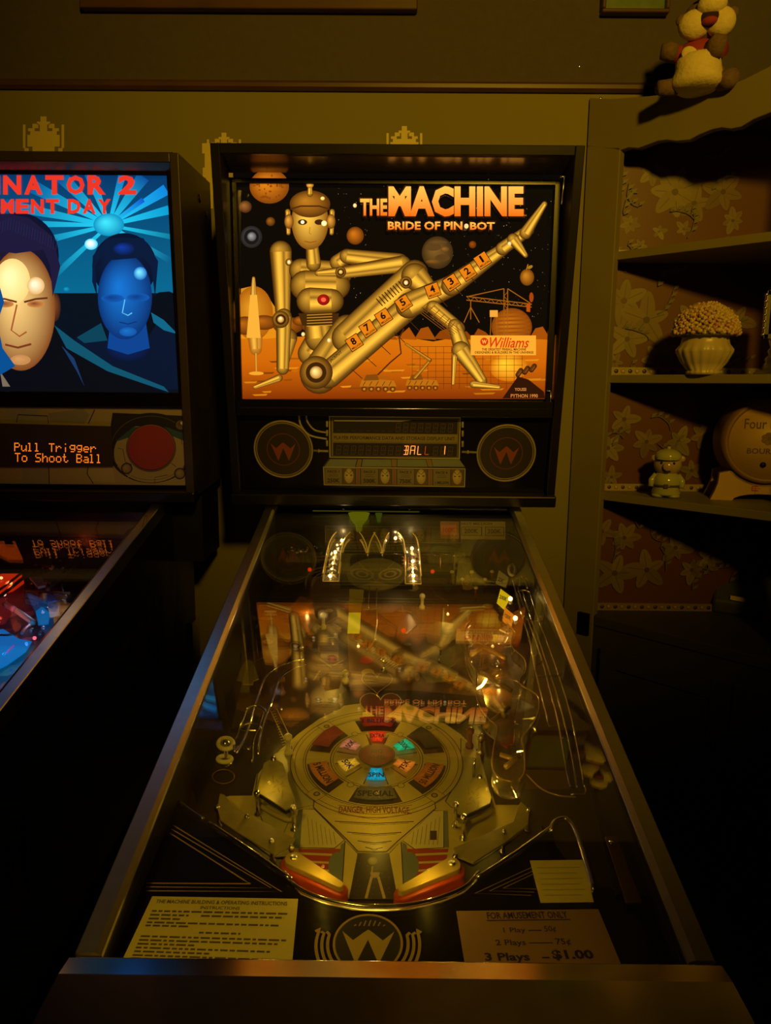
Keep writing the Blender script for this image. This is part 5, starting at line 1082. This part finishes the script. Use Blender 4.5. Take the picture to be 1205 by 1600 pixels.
# small posts and plastics scattered mid field
for k, (px, py, h) in enumerate(((470, 1010, .03), (505, 960, .03), (640, 1040, .03), (690, 1010, .03), (660, 930, .03), (730, 900, .02), (600, 1030, .025), (540, 1050, .02), (735, 1140, .03), (752, 1150, .03), (450, 1150, .03), (440, 1060, .03))):
    b = MB(); q = uvh(px, py, h); b.lathe(PFP.at(*q, 0), PFP.n, [(.006, 0), (.006, .006), (.0035, .008), (.0035, h-.006), (.006, h-.005), (.006, h), (.003, h+.003)], 12); b.build('post', (CHROME, RUBBERW, AMB)[k % 3], pin)
for pts, m_ in (([(452, 950), (470, 932), (488, 940), (494, 968), (482, 990), (462, 984)], AMB), ([(602, 968), (618, 956), (640, 960), (652, 978), (636, 992), (610, 988)], AMB), ([(664, 984), (684, 972), (708, 976), (712, 1000), (690, 1012), (668, 1006)], OLP), ([(500, 1062), (516, 1050), (536, 1060), (530, 1076), (508, 1080)], AMB), ([(655, 1048), (690, 1038), (716, 1052), (712, 1064), (668, 1068)], OLP)):
    plastic('lane_plastic', pts, lambda x, y: (x, y), .032, .002, m_)
b = MB(); b.lathe(PFP.at(*uvh(1030*.2+535, 1195, .02), 0), PFP.n, [(.002, 0), (.002, .03)], 8); b.build('gate_wire', CHROME, pin)
# general illumination under the plastics
for px, py, e in ((420, 1215, .012), (762, 1225, .012), (505, 1345, .012), (670, 1350, .012), (590, 1080, .03), (520, 1000, .03), (700, 940, .03), (760, 1060, .035), (440, 1100, .02), (590, 1230, .022)):
    lamp('POINT', PFP(px, py, .050), (1, .60, .05), e*3.4, .002)

#@@CARDS
def card(name, q, label, cat, colr, fn, th=.0006, rough=.6, lift=.0008):
    P = [APR(*p, lift) for p in q]; c = sum(P, Vector())/4
    t = thing(name, label, cat, c, 'paper cards lying on the apron'); b = MB(); b.prism(P, APR.n*th); b.build('paper', mat(name+'_paper', colr, rough, noise=.05, nscale=30), t, bevel=.0002)
    b = MB(); PL = Plane(APR.P+APR.n*(lift+th), APR.up, APR.n); fn(b, PL); b.build('printed_text', PRINT, t)
TXC = (.10, .085, .03)
def f1(b, PL):
    def T(x, y):   # 0..1 card coordinates to pixels
        a = (235+(466-235)*x, 1402+4*x); c = (190+(456-190)*x, 1500+10*x); return (a[0]*(1-y)+c[0]*y, a[1]*(1-y)+c[1]*y)
    b.text(PL, 'THE MACHINE BUILDING & OPERATING INSTRUCTIONS', rectq(.05, .03, .93, .09), TXC, T, .02); b.text(PL, 'INSTRUCTIONS', rectq(.36, .12, .62, .17), TXC, T, .02)
    rr2 = random.Random(4)
    rows = [(.20, .05, .95), (.26, .05, .30), (.26, .38, .92), (.32, .05, .26), (.38, .05, .9), (.43, .05, .32), (.52, .4, .66), (.60, .05, .95), (.66, .05, .9), (.72, .05, .4), (.78, .05, .86), (.84, .05, .5), (.90, .05, .95), (.95, .05, .6)]
    for y, x0, x1 in rows:
        x = x0
        while x < x1: L = rr2.uniform(.02, .07); b.poly(PL, [T(x, y), T(min(x+L, x1), y), T(min(x+L, x1), y+.028), T(x, y+.028)], TXC, same=True); x += L+.012
card('instruction_card', [(238, 1401), (466, 1405), (456, 1512), (188, 1507)], 'yellowed instruction card lying at the left of the apron', 'card', (.60, .53, .22), f1)
def f2(b, PL):
    def T(x, y):
        a = (713+(935-713)*x, 1424-3*x); c = (728+(975-728)*x, 1521-1*x); return (a[0]*(1-y)+c[0]*y, a[1]*(1-y)+c[1]*y)
    D = (.03, .02, .015)
    b.text(PL, 'FOR AMUSEMENT ONLY', rectq(.21, .02, .77, .13), D, T, .02); b.poly(PL, [T(.20, .145), T(.78, .145), T(.78, .16), T(.20, .16)], D)
    b.text(PL, '1 Play', rectq(.30, .27, .45, .37), D, T, .01); b.poly(PL, [T(.47, .31), T(.56, .31), T(.56, .325), T(.47, .325)], D); b.text(PL, '50¢', rectq(.58, .25, .66, .36), D, T, .01)
    b.text(PL, '2 Plays', rectq(.23, .46, .43, .58), D, T, .015); b.poly(PL, [T(.45, .51), T(.61, .51), T(.61, .525), T(.45, .525)], D); b.text(PL, '75¢', rectq(.63, .45, .73, .57), D, T, .015)
    b.text(PL, '3 Plays', rectq(.14, .67, .43, .84), D, T, .03); b.poly(PL, [T(.51, .74), T(.56, .74), T(.56, .765), T(.51, .765)], D); b.text(PL, '$1.00', rectq(.58, .63, .85, .80), D, T, .04)
    b.text(PL, 'Insert Coins Here', rectq(.33, .92, .66, .96), (.15, .1, .06), T)
card('price_card', [(713, 1424), (935, 1421), (976, 1520), (729, 1523)], 'white price card reading 3 Plays $1.00 at the right of the apron', 'card', (.34, .20, .13), f2)
def f3(b, PL):
    def T(x, y):
        a = (828+84*x, 1345-1*x); c = (845+83*x, 1411-1*x); return (a[0]*(1-y)+c[0]*y, a[1]*(1-y)+c[1]*y)
    b.text(PL, 'Please be nice', rectq(.1, .1, .9, .2), (.38, .33, .1), T); 
    for k in range(5): b.poly(PL, [T(.1, .28+k*.13), T(.9-.05*(k % 2), .28+k*.13), T(.9-.05*(k % 2), .29+k*.13), T(.1, .29+k*.13)], (.40, .34, .1))
def f3(b, PL):
    def T(x, y):
        a = (828+84*x, 1345-1*x); c = (845+83*x, 1411-1*x); return (a[0]*(1-y)+c[0]*y, a[1]*(1-y)+c[1]*y)
    for k in range(6): b.poly(PL, [T(.1, .16+k*.13), T(.9-.08*(k % 2), .16+k*.13), T(.9-.08*(k % 2), .175+k*.13), T(.1, .175+k*.13)], (.42, .36, .1))
card('sticky_note', [(828, 1345), (912, 1344), (928, 1410), (845, 1411)], 'small yellow paper note above the price card', 'note', (.78, .66, .16), f3)

#@@LEFT
# ================================================================== left machine
DX = -.80
pin2 = thing('pinball_machine', 'black pinball machine with a glowing blue backglass and orange dot display', 'pinball machine', (DX, .7, 0), 'pinball machines along the wall')
cabinet(pin2, DX); backbox(pin2, F2, DX, .3575, .7114, .27, mat('lit_black_wood', (.045, .032, .02), .35, noise=.5, nscale=12, bump=.15))  # lighter copy of the black: lamplight on the box put into its colour
b = MB(); b.box(DX-.350, DX+.350, 1.22, 1.385, 1.03, 1.20); b.build('rear_black_box', BLACKMATTE, pin2)  # wide black box under the rear of the backbox
for px, py in ((304, 273), (319, 289)):
    pass
for yy, zz in ((.16, .655), (.215, .63)):
    b = MB(); p = F2.at(DX+.3575, zz, -yy); b.lathe(p, (1, 0, 0), [(.009, 0), (.009, .0015), (.003, .002)], 14); b.build('bolt', BLACKPLASTIC, pin2)
def G(X, Y): return (X*.4, 160+Y*.4)
a2 = MB(); uR, vT = T2P.uv(262, 262); _, vB = T2P.uv(282, 614); uL = 2*DX-uR-.02
uRb = T2P.uv(281, 612)[0]
def t2g(vtop, vbot, c0, c1):
    o = a2.nx(); a2.add([T2P.at(uL, vtop, o), T2P.at(uR, vtop, o), T2P.at(uR, vbot, o), T2P.at(uL, vbot, o)], [(0, 1, 2, 3)], [c0, c0, c1, c1])
vh = T2P.uv(150, 470)[1]
t2g(vT, vh, S(2, 44, 92), S(4, 96, 132)); t2g(vh, vB, S(6, 20, 40), S(12, 10, 16))
import_clip = uR
def cl(P): return P
o_c = (425, 480)
def ray_(x, y, wd, c):
    dx, dy = x-o_c[0], y-o_c[1]; L = math.hypot(dx, dy); nx_, ny = -dy/L, dx/L; o = a2.nx()
    P = [T2P(*G(o_c[0]-nx_*5, o_c[1]-ny*5), o), T2P(*G(o_c[0]+nx_*5, o_c[1]+ny*5), o), T2P(*G(x+nx_*wd, y+ny*wd), o), T2P(*G(x-nx_*wd, y-ny*wd), o)]
    a2.add(P, [(0, 1, 2, 3)], [S(30, 190, 225)]*2+[c]*2)
for x, y, wd, c in ((650, 340, 22, S(10, 120, 200)), (660, 420, 18, S(8, 140, 190)), (560, 290, 26, S(8, 70, 140)), (480, 275, 16, S(6, 90, 160)), (350, 275, 22, S(6, 80, 150)), (240, 290, 26, S(4, 70, 130)), (130, 330, 26, S(4, 80, 140)), (20, 400, 24, S(4, 70, 130)), (-120, 470, 20, S(4, 60, 120)), (668, 525, 10, S(10, 110, 140)), (668, 620, 12, S(8, 80, 120)), (90, 560, 18, S(4, 70, 120)), (250, 640, 12, S(8, 110, 150)), (200, 690, 12, S(6, 90, 130)), (560, 380, 10, S(10, 80, 190))): ray_(x, y, wd, c)
a2.ell(T2P, 425, 478, 60, 44, S(60, 215, 235), G, rim=S(8, 130, 175)); a2.ell(T2P, 356, 554, 26, 22, S(255, 255, 255), G, rim=S(40, 190, 230)); a2.ell(T2P, 260, 730, 14, 10, S(10, 150, 190), G, rim=S(4, 90, 130))
a2.poly(T2P, [(215, 745), (700, 745), (705, 1130), (215, 1130)], S(5, 14, 26), G); a2.poly(T2P, [(560, 800), (620, 742), (660, 738), (695, 752), (700, 900), (560, 900)], S(4, 10, 20), G)
a2.ell(T2P, 272, 1000, 60, 22, S(10, 40, 60), G)
# plain dark-haired bust on the right, blue
BL = S(20, 108, 196); BLD = S(8, 44, 104); BLH = S(90, 190, 235)
a2.poly(T2P, [(300, 920), (395, 860), (420, 930), (560, 950), (620, 850), (690, 900), (705, 1120), (330, 1120), (280, 960)], S(6, 18, 40), G)
a2.poly(T2P, [(395, 862), (300, 918), (330, 940), (420, 930)], S(8, 60, 80), G); a2.poly(T2P, [(590, 820), (640, 850), (694, 905), (640, 890), (600, 860)], S(12, 90, 120), G)
a2.ell(T2P, 500, 955, 86, 56, S(10, 36, 96), G, rim=S(6, 18, 50)); a2.poly(T2P, [(430, 860), (570, 860), (585, 960), (500, 985), (420, 960)], S(10, 60, 130), G)
a2.ell(T2P, 486, 640, 126, 130, S(8, 26, 60), G, rim=S(4, 14, 36)); 
a2.ell(T2P, 488, 760, 106, 166, BL, G, rim=BLD, n=40); a2.poly(T2P, [(372, 640), (392, 604), (440, 616), (560, 606), (590, 640), (606, 760), (618, 620), (560, 530), (420, 530), (362, 600), (360, 700), (380, 760)], S(6, 22, 52), G)
a2.ell(T2P, 548, 668, 26, 26, S(120, 225, 250), G, rim=S(16, 92, 176)); a2.ell(T2P, 484, 572, 44, 26, S(12, 52, 150), G, rim=S(6, 22, 52))
for cx, cy, rx, ry in ((440, 765, 44, 16), (540, 762, 44, 16)): a2.ell(T2P, cx, cy, rx, ry, S(10, 52, 120), G, rim=S(14, 80, 160))
a2.line(T2P, [(488, 770), (478, 822), (500, 832), (516, 822)], .0022, S(90, 180, 225), G); a2.line(T2P, [(466, 858), (500, 866), (534, 856)], .0024, S(8, 44, 104), G); a2.ell(T2P, 500, 896, 34, 18, S(22, 104, 184), G, rim=S(14, 76, 150))
# plain warm bust on the left edge
a2.poly(T2P, [(-60, 900), (205, 850), (250, 950), (330, 1000), (520, 1080), (650, 1135), (-60, 1135)], S(7, 9, 16), G)
for P, c in (([(212, 870), (290, 930), (440, 1030), (640, 1110), (660, 1132), (420, 1050), (260, 960)], S(12, 74, 96)), ([(240, 950), (290, 1000), (330, 1110), (300, 1050)], S(20, 50, 90)), ([(0, 1050), (40, 1110), (10, 1110)], S(110, 96, 80))): a2.poly(T2P, P, c, G)
a2.ell(T2P, 70, 600, 160, 170, S(30, 22, 40), G, rim=S(10, 14, 40), n=40); a2.ell(T2P, 215, 800, 22, 56, S(120, 66, 30), G, rim=S(50, 24, 20))
a2.ell(T2P, 82, 810, 134, 238, S(244, 200, 120), G, rim=S(120, 64, 26), n=48)
a2.poly(T2P, [(-70, 620), (-40, 575), (60, 590), (170, 575), (196, 640), (206, 760), (236, 640), (200, 520), (110, 450), (0, 430), (-70, 470)], S(26, 22, 52), G)
for k in range(26): x = -40+k*10.5; y = 450+abs(x-40)*.45; a2.line(T2P, [(x, y), (x-5, y+46)], .0012, S(38, 32, 66) if k % 3 else S(22, 34, 74), G)
a2.ell(T2P, 48, 700, 70, 90, S(255, 240, 170), G, rim=S(240, 196, 116)); a2.ell(T2P, 140, 716, 34, 34, S(255, 244, 206), G, rim=S(214, 166, 98))
for cx, s_ in ((140, 1), (20, -1)): a2.ell(T2P, cx, 788, 34, 13, S(110, 60, 30), G, rim=S(190, 120, 60)); a2.line(T2P, [(cx-46, 772+s_*8), (cx, 768), (cx+46, 772-s_*8)], .004, S(90, 44, 20), G)
a2.line(T2P, [(66, 790), (44, 890), (76, 914), (104, 896)], .0035, S(150, 80, 34), G); a2.line(T2P, [(20, 946), (70, 958), (122, 944)], .0045, S(110, 50, 24), G); a2.ell(T2P, 80, 1006, 40, 20, S(196, 142, 84), G, rim=S(178, 122, 70))
a2.poly(T2P, [(-60, 560), (0, 600), (-6, 700), (16, 780), (-10, 860), (10, 960), (60, 1030), (-60, 1100)], S(6, 70, 130), G)
art2 = a2.build('backglass', BACKLIT, pin2)
b = MB(); b.lay = 400; RD = S(206, 46, 30)
def wide(s_, y0, y1, xr, pitch, hgt, col):       # letters one by one, right aligned
    x = xr
    for ch in reversed(s_):
        if ch != ' ':
            wl = pitch*(.86 if ch not in 'I' else .22); b.text(T2P, ch, rectq(x-wl, y0, x, y1), col, lambda a, c: (a, c), .045); x -= wl+pitch*.14
        else: x -= pitch*.45
wide('TERMINATOR 2', 274, 304, 213, 33, 30, RD); wide('JUDGMENT DAY', 311, 334, 173, 23.5, 22, RD)
b.build('title_lettering', BACKLIT, pin2)
b = MB(); b.pbox(T2P, uL-.02, DX+.338, vB-.02, vT+.03, -.012, -.001); b.build('lamp_panel', BLACKMATTE, pin2)
b = MB(); b.pbox(T2P, uL-.01, DX+.337, vB-.01, vT+.01, .002, .0045); b.build('backglass_pane', PANE, pin2)
b = MB(); LG = [F2.at(0, .6930, -.001), F2.at(0, .6750, -.028), F2.at(0, .693, -.029)]; b.prism([Vector((DX-.339, p.y, p.z)) for p in LG], (.678, 0, 0)); b.build('header_ledge', mat('satin_ledge'), pin2)
b = MB(); b.pbox(T2P, DX-.338, DX+.338, vT+.001, .674, .005, .010); b.pbox(T2P, DX-.338, DX+.338, vB-.030, vB+.001, .005, .024)
b.add([T2P.at(u, v, o) for o in (.005, .012) for u, v in ((uR, vT), (DX+.338, vT), (DX+.338, vB), (uRb, vB))], [(0, 1, 2, 3), (4, 5, 6, 7), (0, 4, 7, 3), (1, 5, 6, 2)]); b.build('glass_channel', BLACKPLASTIC, pin2, bevel=.001)
# speaker panel
SP2 = leaning(F2.at(0, 0, -.020), LEAN2)
_, vt2 = SP2.uv(150, 637); _, vb2 = SP2.uv(150, 757)
b = MB(); b.pbox(SP2, DX-.338, DX+.338, .012, vt2+.004, -.008, 0); pan2 = b.build('speaker_panel', BLACKPLASTIC, pin2)
q2 = MB(); TN = (.36, .29, .13); uRp = SP2.uv(291, 640)[0]; uRq = SP2.uv(297, 755)[0]
q2.uvpoly(SP2, [(DX-.337, vb2), (uRq, vb2), (uRp, vt2), (DX-.337, vt2)], TN)
I_ = lambda x, y: (x, y)
for pts, c in (([(8, 638), (62, 638), (60, 660), (20, 660)], (.30, .28, .20)), ([(75, 646), (130, 638), (140, 648), (132, 662), (78, 660)], (.24, .22, .15)), ([(28, 650), (74, 650), (76, 755), (36, 755)], (.30, .27, .18)), ([(136, 728), (176, 728), (180, 754), (140, 752)], (.42, .34, .15))): q2.poly(SP2, pts, c)
for pts in ([(26, 660), (28, 648), (74, 650), (76, 662)], [(148, 640), (138, 662)], [(76, 728), (77, 756)], [(138, 728), (136, 740), (146, 756)]): q2.line(SP2, pts, .0022, (.02, .015, .01))
q2.ell(SP2, 236, 700, 68, 55, (.016, .012, .010), n=48); q2.ell(SP2, 236, 708, 58, 46, TN, n=48)
q2.poly(SP2, [(180, 676), (200, 668), (270, 664), (292, 682), (290, 690), (266, 680), (200, 684), (182, 690)], (.03, .09, .11)); q2.poly(SP2, [(176, 645), (296, 650), (294, 680), (262, 668), (210, 666), (180, 690), (172, 670)], (.016, .012, .010))
q2.uvline(SP2, [SP2.uv(236+62*math.cos(a), 700+50*math.sin(a)) for a in [2*PI*k/48 for k in range(48)]], .0012, (.12, .10, .05), True)
for P in ([(184, 700), (192, 702), (196, 722), (206, 726)], [(290, 694), (284, 694), (284, 678)], [(268, 724), (276, 730)], [(242, 756), (242, 746), (262, 742)]): q2.line(SP2, P, .0014, (.03, .02, .01))
for cx, cy, c in ((198, 732, TN), (281, 740, TN), (282, 664, (.06, .05, .05))): q2.ell(SP2, cx, cy, 9, 9, (.02, .015, .01)); q2.ell(SP2, cx, cy, 7, 7, c, rim=(.2, .15, .06)); 
q2.ell(SP2, 285, 661, 3, 2.6, (.8, .75, .6))
for cx, cy in ((198, 732), (281, 740)): q2.line(SP2, [(cx-14, cy-3), (cx-3, cy-12)], .0022, TN); q2.line(SP2, [(cx+2, cy+14), (cx+13, cy+4)], .0022, TN)
q2.ell(SP2, 236, 700, 39, 37.5, (.015, .01, .01), n=48); q2.ell(SP2, 236, 699, 36.5, 35, (.33, .035, .02), n=48, rim=(.28, .03, .018)); q2.uvline(SP2, [SP2.uv(236+37.5*math.cos(a), 700+36*math.sin(a)) for a in [2*PI*k/48 for k in range(48)]], .0010, (.3, .2, .1), True)
q2.build('panel_artwork', GLOSSPRINT, pan2)
DMDB = SP2
b = MB(); P = [(-60, 660), (174, 666), (177, 729), (-60, 730)]; b.add([SP2(*p, .001) for p in P]+[SP2(*p, .009) for p in P], [(4, 5, 6, 7), (0, 1, 5, 4), (1, 2, 6, 5), (2, 3, 7, 6), (3, 0, 4, 7)]); dm = b.build('dot_display', mat('display_window', (.05, .035, .04), .2), pan2)
DMP = Plane(SP2.P+SP2.n*.0092, SP2.up, SP2.n)
F57 = {'P': '11110 10001 10001 11110 10000 10000 10000', 'u': '00000 00000 10001 10001 10001 10011 01101', 'l': '11000 01000 01000 01000 01000 01000 11100', 'T': '11111 00100 00100 00100 00100 00100 00100', 'r': '00000 00000 10110 11001 10000 10000 10000',
       'i': '00100 00000 00000 00100 00100 00100 00100', 'g': '00000 01111 10001 10001 01111 00001 01110', 'e': '00000 00000 01110 10001 11111 10000 01110', 'o': '00000 00000 01110 10001 10001 10001 01110', 'S': '01111 10000 10000 01110 00001 00001 11110',
       'h': '10000 10000 10110 11001 10001 10001 10001', 't': '01000 01000 11100 01000 01000 01001 00110', 'B': '11110 10001 10001 11110 10001 10001 11110', 'a': '00000 00000 01110 00001 01111 10001 01111', ' ': '0 0 0 0 0 0 0'}
b = MB(); b.lay = 5; DC = tuple(1.25*c for c in S(255, 128, 26))
def dots(s_, x0, y0, x1, y1, slope):
    n = len(s_); pw = (x1-x0)/(n*6-1); ph = (y1-y0)/7
    for i, ch in enumerate(s_):
        for r, row in enumerate(F57[ch].split()):
            for c, bit in enumerate(row):
                if bit == '1':
                    x = x0+(i*6+c)*pw; y = y0+r*ph+(x-x0)*slope; d = .40; b.poly(DMP, [(x-pw*d, y-ph*d), (x+pw*d, y-ph*d), (x+pw*d, y+ph*d), (x-pw*d, y+ph*d)], DC, same=True)
dots('Pull Trigger', 23, 692.5, 151, 706, .018); b.build('display_text', BULBLIT, dm, 'glowing orange dots reading Pull Trigger'); b = MB(); b.lay = 5
dots('To Shoot Ball', 24, 708.5, 161, 722.5, .018)
b.build('display_text', BULBLIT, dm, 'glowing orange dots reading To Shoot Ball'); b = MB(); b.lay = 5
for r in range(22):
    for c in range(16):
        x = -42+c*2.6; y = 682+r*2.1
        if (x+14)**2/700+(y-700)**2/420 < 1 and not (abs(x+14) < 6 and r > 14): b.poly(DMP, [(x-.9, y-.8), (x+.9, y-.8), (x+.9, y+.8), (x-.9, y+.8)], S(226, 84, 10), same=True)
b.build('display_graphic', BULBLIT, dm, 'glowing orange dot graphic')
b = MB(); b.pbox(F2, DX-.3585, DX+.3585, -.010, .0125, -.03, .006); b.build('backbox_lip', BLACKWOOD, pin2, bevel=.003)
# side lettering of the cabinet
SD = Plane((DX+.2802, 0, 0), (0, 0, 1), (1, 0, 0))
class SPl:
    n = Vector((1, 0, 0))
    @staticmethod
    def at(u, v, o): return Vector((DX+.2802+o, u, .60+v+u*.14))
b = MB(); b.uvpoly(SPl, [(.03, .06), (1.30, .06), (1.30, .26), (.03, .22)], (.045, .037, .012)); b.uvtext(SPl, 'TERMINATOR 2', .06, 1.27, .05, .30, (.022, .017, .012), .055); b.uvtext(SPl, 'TERMINATOR 2', .063, 1.267, .055, .295, (.008, .007, .006), .045)
for k in range(26):
    y = .1+r_.random()*1.1; z = r_.uniform(.22, .40); b.uvline(SPl, [(y, z), (y+r_.uniform(.02, .08), z+r_.uniform(-.05, .05)), (y+r_.uniform(.04, .1), z+r_.uniform(-.06, .06))], .0025, (.035, .028, .024))
b.build('side_artwork', PRINT, pin2)
# playfield
b = MB(); b.pbox(PFP, DX-.262, DX+.262, -.02, 1.18, -.012, 0); b.mi = 1; b.uvpoly(PFP, [(DX-.26, -.02), (DX+.26, -.02), (DX+.26, 1.18), (DX-.26, 1.18)], (.05, .03, .035))
for k in range(70):
    px, py = r_.uniform(-60, 220), r_.uniform(820, 1060); u, v = PFP.uv(px, py)
    if u < DX+.24: b.uvpoly(PFP, [(u+r_.uniform(.006, .03)*math.cos(a), v+r_.uniform(.006, .03)*math.sin(a)) for a in [2*PI*k2/7 for k2 in range(7)]], r_.choice([(.3, .05, .03), (.05, .09, .3), (.3, .22, .12), (.08, .07, .09), (.25, .12, .2)]))
b.build('playfield', [BLACKMATTE, PRINT], pin2)
b = MB(); b.box(DX-.262, DX+.262, 1.12, 1.13, 1.02, 1.166); b.build('playfield_back_panel', BLACKPLASTIC, pin2)
def tube2(name, P, h, r, m_=CHROME): b = MB(); b.tube(smoothpath([PFP(px, py, h if not isinstance(h, list) else h[i]) for i, (px, py) in enumerate(P)], 4), r, 8); return b.build(name, m_, pin2)
tube2('wire_rail', [(38, 921), (80, 926), (106, 930)], .06, .0015); tube2('wire_rail', [(38, 934), (74, 942)], .05, .0015); tube2('wire_rail', [(56, 946), (76, 949)], .05, .0015); tube2('wire_rail', [(38, 921), (38, 934)], .055, .0013)
tube2('ramp_rail', [(62, 884), (30, 908), (0, 932), (-30, 955)], .06, .0035, DARKMETAL); tube2('ramp_rail', [(52, 880), (20, 906), (-20, 936)], .06, .0025, DARKMETAL); tube2('ramp_rail', [(122, 880), (92, 908), (74, 922)], .05, .0045, mat('mauve_metal', (.20, .14, .15), .3, .7))
for k in range(5): tube2('ramp_wire', [(24-k*2, 822+k*5), (66, 833+k*5)], .07, .0009)
tube2('blue_hoop', [(-30, 984), (0, 992), (24, 990), (34, 980), (28, 968)], .05, .002, DARKMETAL)
tube2('flexible_arm', [(26, 954), (40, 964), (52, 973)], .055, .0050, mat('pale_green_plastic', (.35, .5, .42), .3)); tube2('flexible_arm', [(8, 944), (22, 952)], .055, .0055, mat('pink_plastic', (.5, .25, .22), .3))
tube2('flexible_arm', [(34, 990), (42, 980), (54, 972)], .04, .0030, mat('pink_plastic')); tube2('lit_tube', [(10, 1020), (22, 1008)], .03, .0014, mat('magenta_plastic', (.5, .1, .4), .3, emis=S(150, 40, 140), es=.7))
def blob2(name, P, h, c, lit=0, th=.006): b = MB(); b.prism([PFP(px, py, h) for px, py in P], PFP.n*th, col=c); return b.build(name, BULBLIT if lit else GLOSSPRINT, pin2, bevel=.001)
blob2('red_plastic', [(-30, 905), (6, 900), (34, 900), (38, 912), (20, 925), (0, 930), (-30, 935)], .02, S(204, 40, 6), 1); blob2('red_plastic', [(-30, 940), (10, 938), (18, 960), (8, 975), (-30, 985)], .02, S(96, 14, 10), 1)
blob2('blue_plastic', [(-30, 985), (6, 985), (30, 1000), (50, 1004), (40, 1020), (12, 1040), (-30, 1060)], .012, S(10, 110, 200), 1, .003); blob2('blue_plastic', [(56, 958), (66, 950), (78, 960), (76, 976), (60, 978)], .03, S(10, 96, 160), 1, .004)
blob2('cream_target', [(84, 930), (112, 932), (104, 944), (88, 942)], .03, (.62, .5, .26), 0, .010); blob2('cream_target', [(74, 944), (96, 944), (94, 962), (78, 966)], .03, (.6, .46, .26), 0, .010); blob2('star_target', [(70, 932), (78, 929), (88, 934), (90, 940), (80, 942), (72, 939)], .045, (.10, .16, .55), 0, .003)
blob2('clear_plastic', [(40, 925), (62, 926), (60, 948), (40, 944)], .03, (.4, .26, .22)); blob2('ramp_plastic', [(46, 905), (66, 905), (72, 918), (60, 921)], .05, (.32, .28, .26)); blob2('ramp_plastic', [(60, 905), (90, 890), (100, 900), (80, 915)], .03, (.16, .12, .14))
for px, py, c, e in ((17, 911, (1, .45, .1), 0), (3, 929, (1, .3, .2), 0), (7, 929, (1, .5, .4), 0), (54, 997, (1, .1, .15), 0), (2, 903, (1, .5, .2), 0)):
    b = MB(); b.ball(PFP(px, py, .04), .0032, seg=10, ring=8, col=tuple(2.5*q for q in c)); b.build('light_bulb', BULBLIT, pin2)
for px, py in ((64, 990), (68, 982), (50, 985)): b = MB(); b.ball(PFP(px, py, .035), .0045, seg=10, ring=8); b.build('metal_ball', CHROME, pin2)
for px, py, c, e in ((10, 905, (1, .10, .02), .08), (0, 960, (1, .12, .05), .05), (5, 1015, (.05, .4, 1), .10), (66, 950, (.7, .6, 1), .05), (40, 1000, (.1, .4, 1), .06), (120, 850, (1, .3, .05), .02)): lamp('POINT', PFP(px, py, .065), c, e*1.5, .003)
for k in range(16):
    px, py = r_.uniform(30, 130), r_.uniform(842, 915); u, v = uvh(px, py, .03)
    if u < DX+.235: b = MB(); b.lathe(PFP.at(u, v, 0), PFP.n, [(.006, 0), (.003, .004), (.003, .026), (.006, .028), (.006, .032), (.002, .035)], 10); b.build('post', (CHROME, DARKMETAL, RUBBERW)[k % 3], pin2)
blob2('dark_plastic', [(40, 862), (70, 850), (95, 868), (80, 888), (50, 884)], .03, (.05, .035, .03)); blob2('dark_plastic', [(96, 876), (120, 865), (132, 872), (110, 895)], .02, (.06, .045, .045))
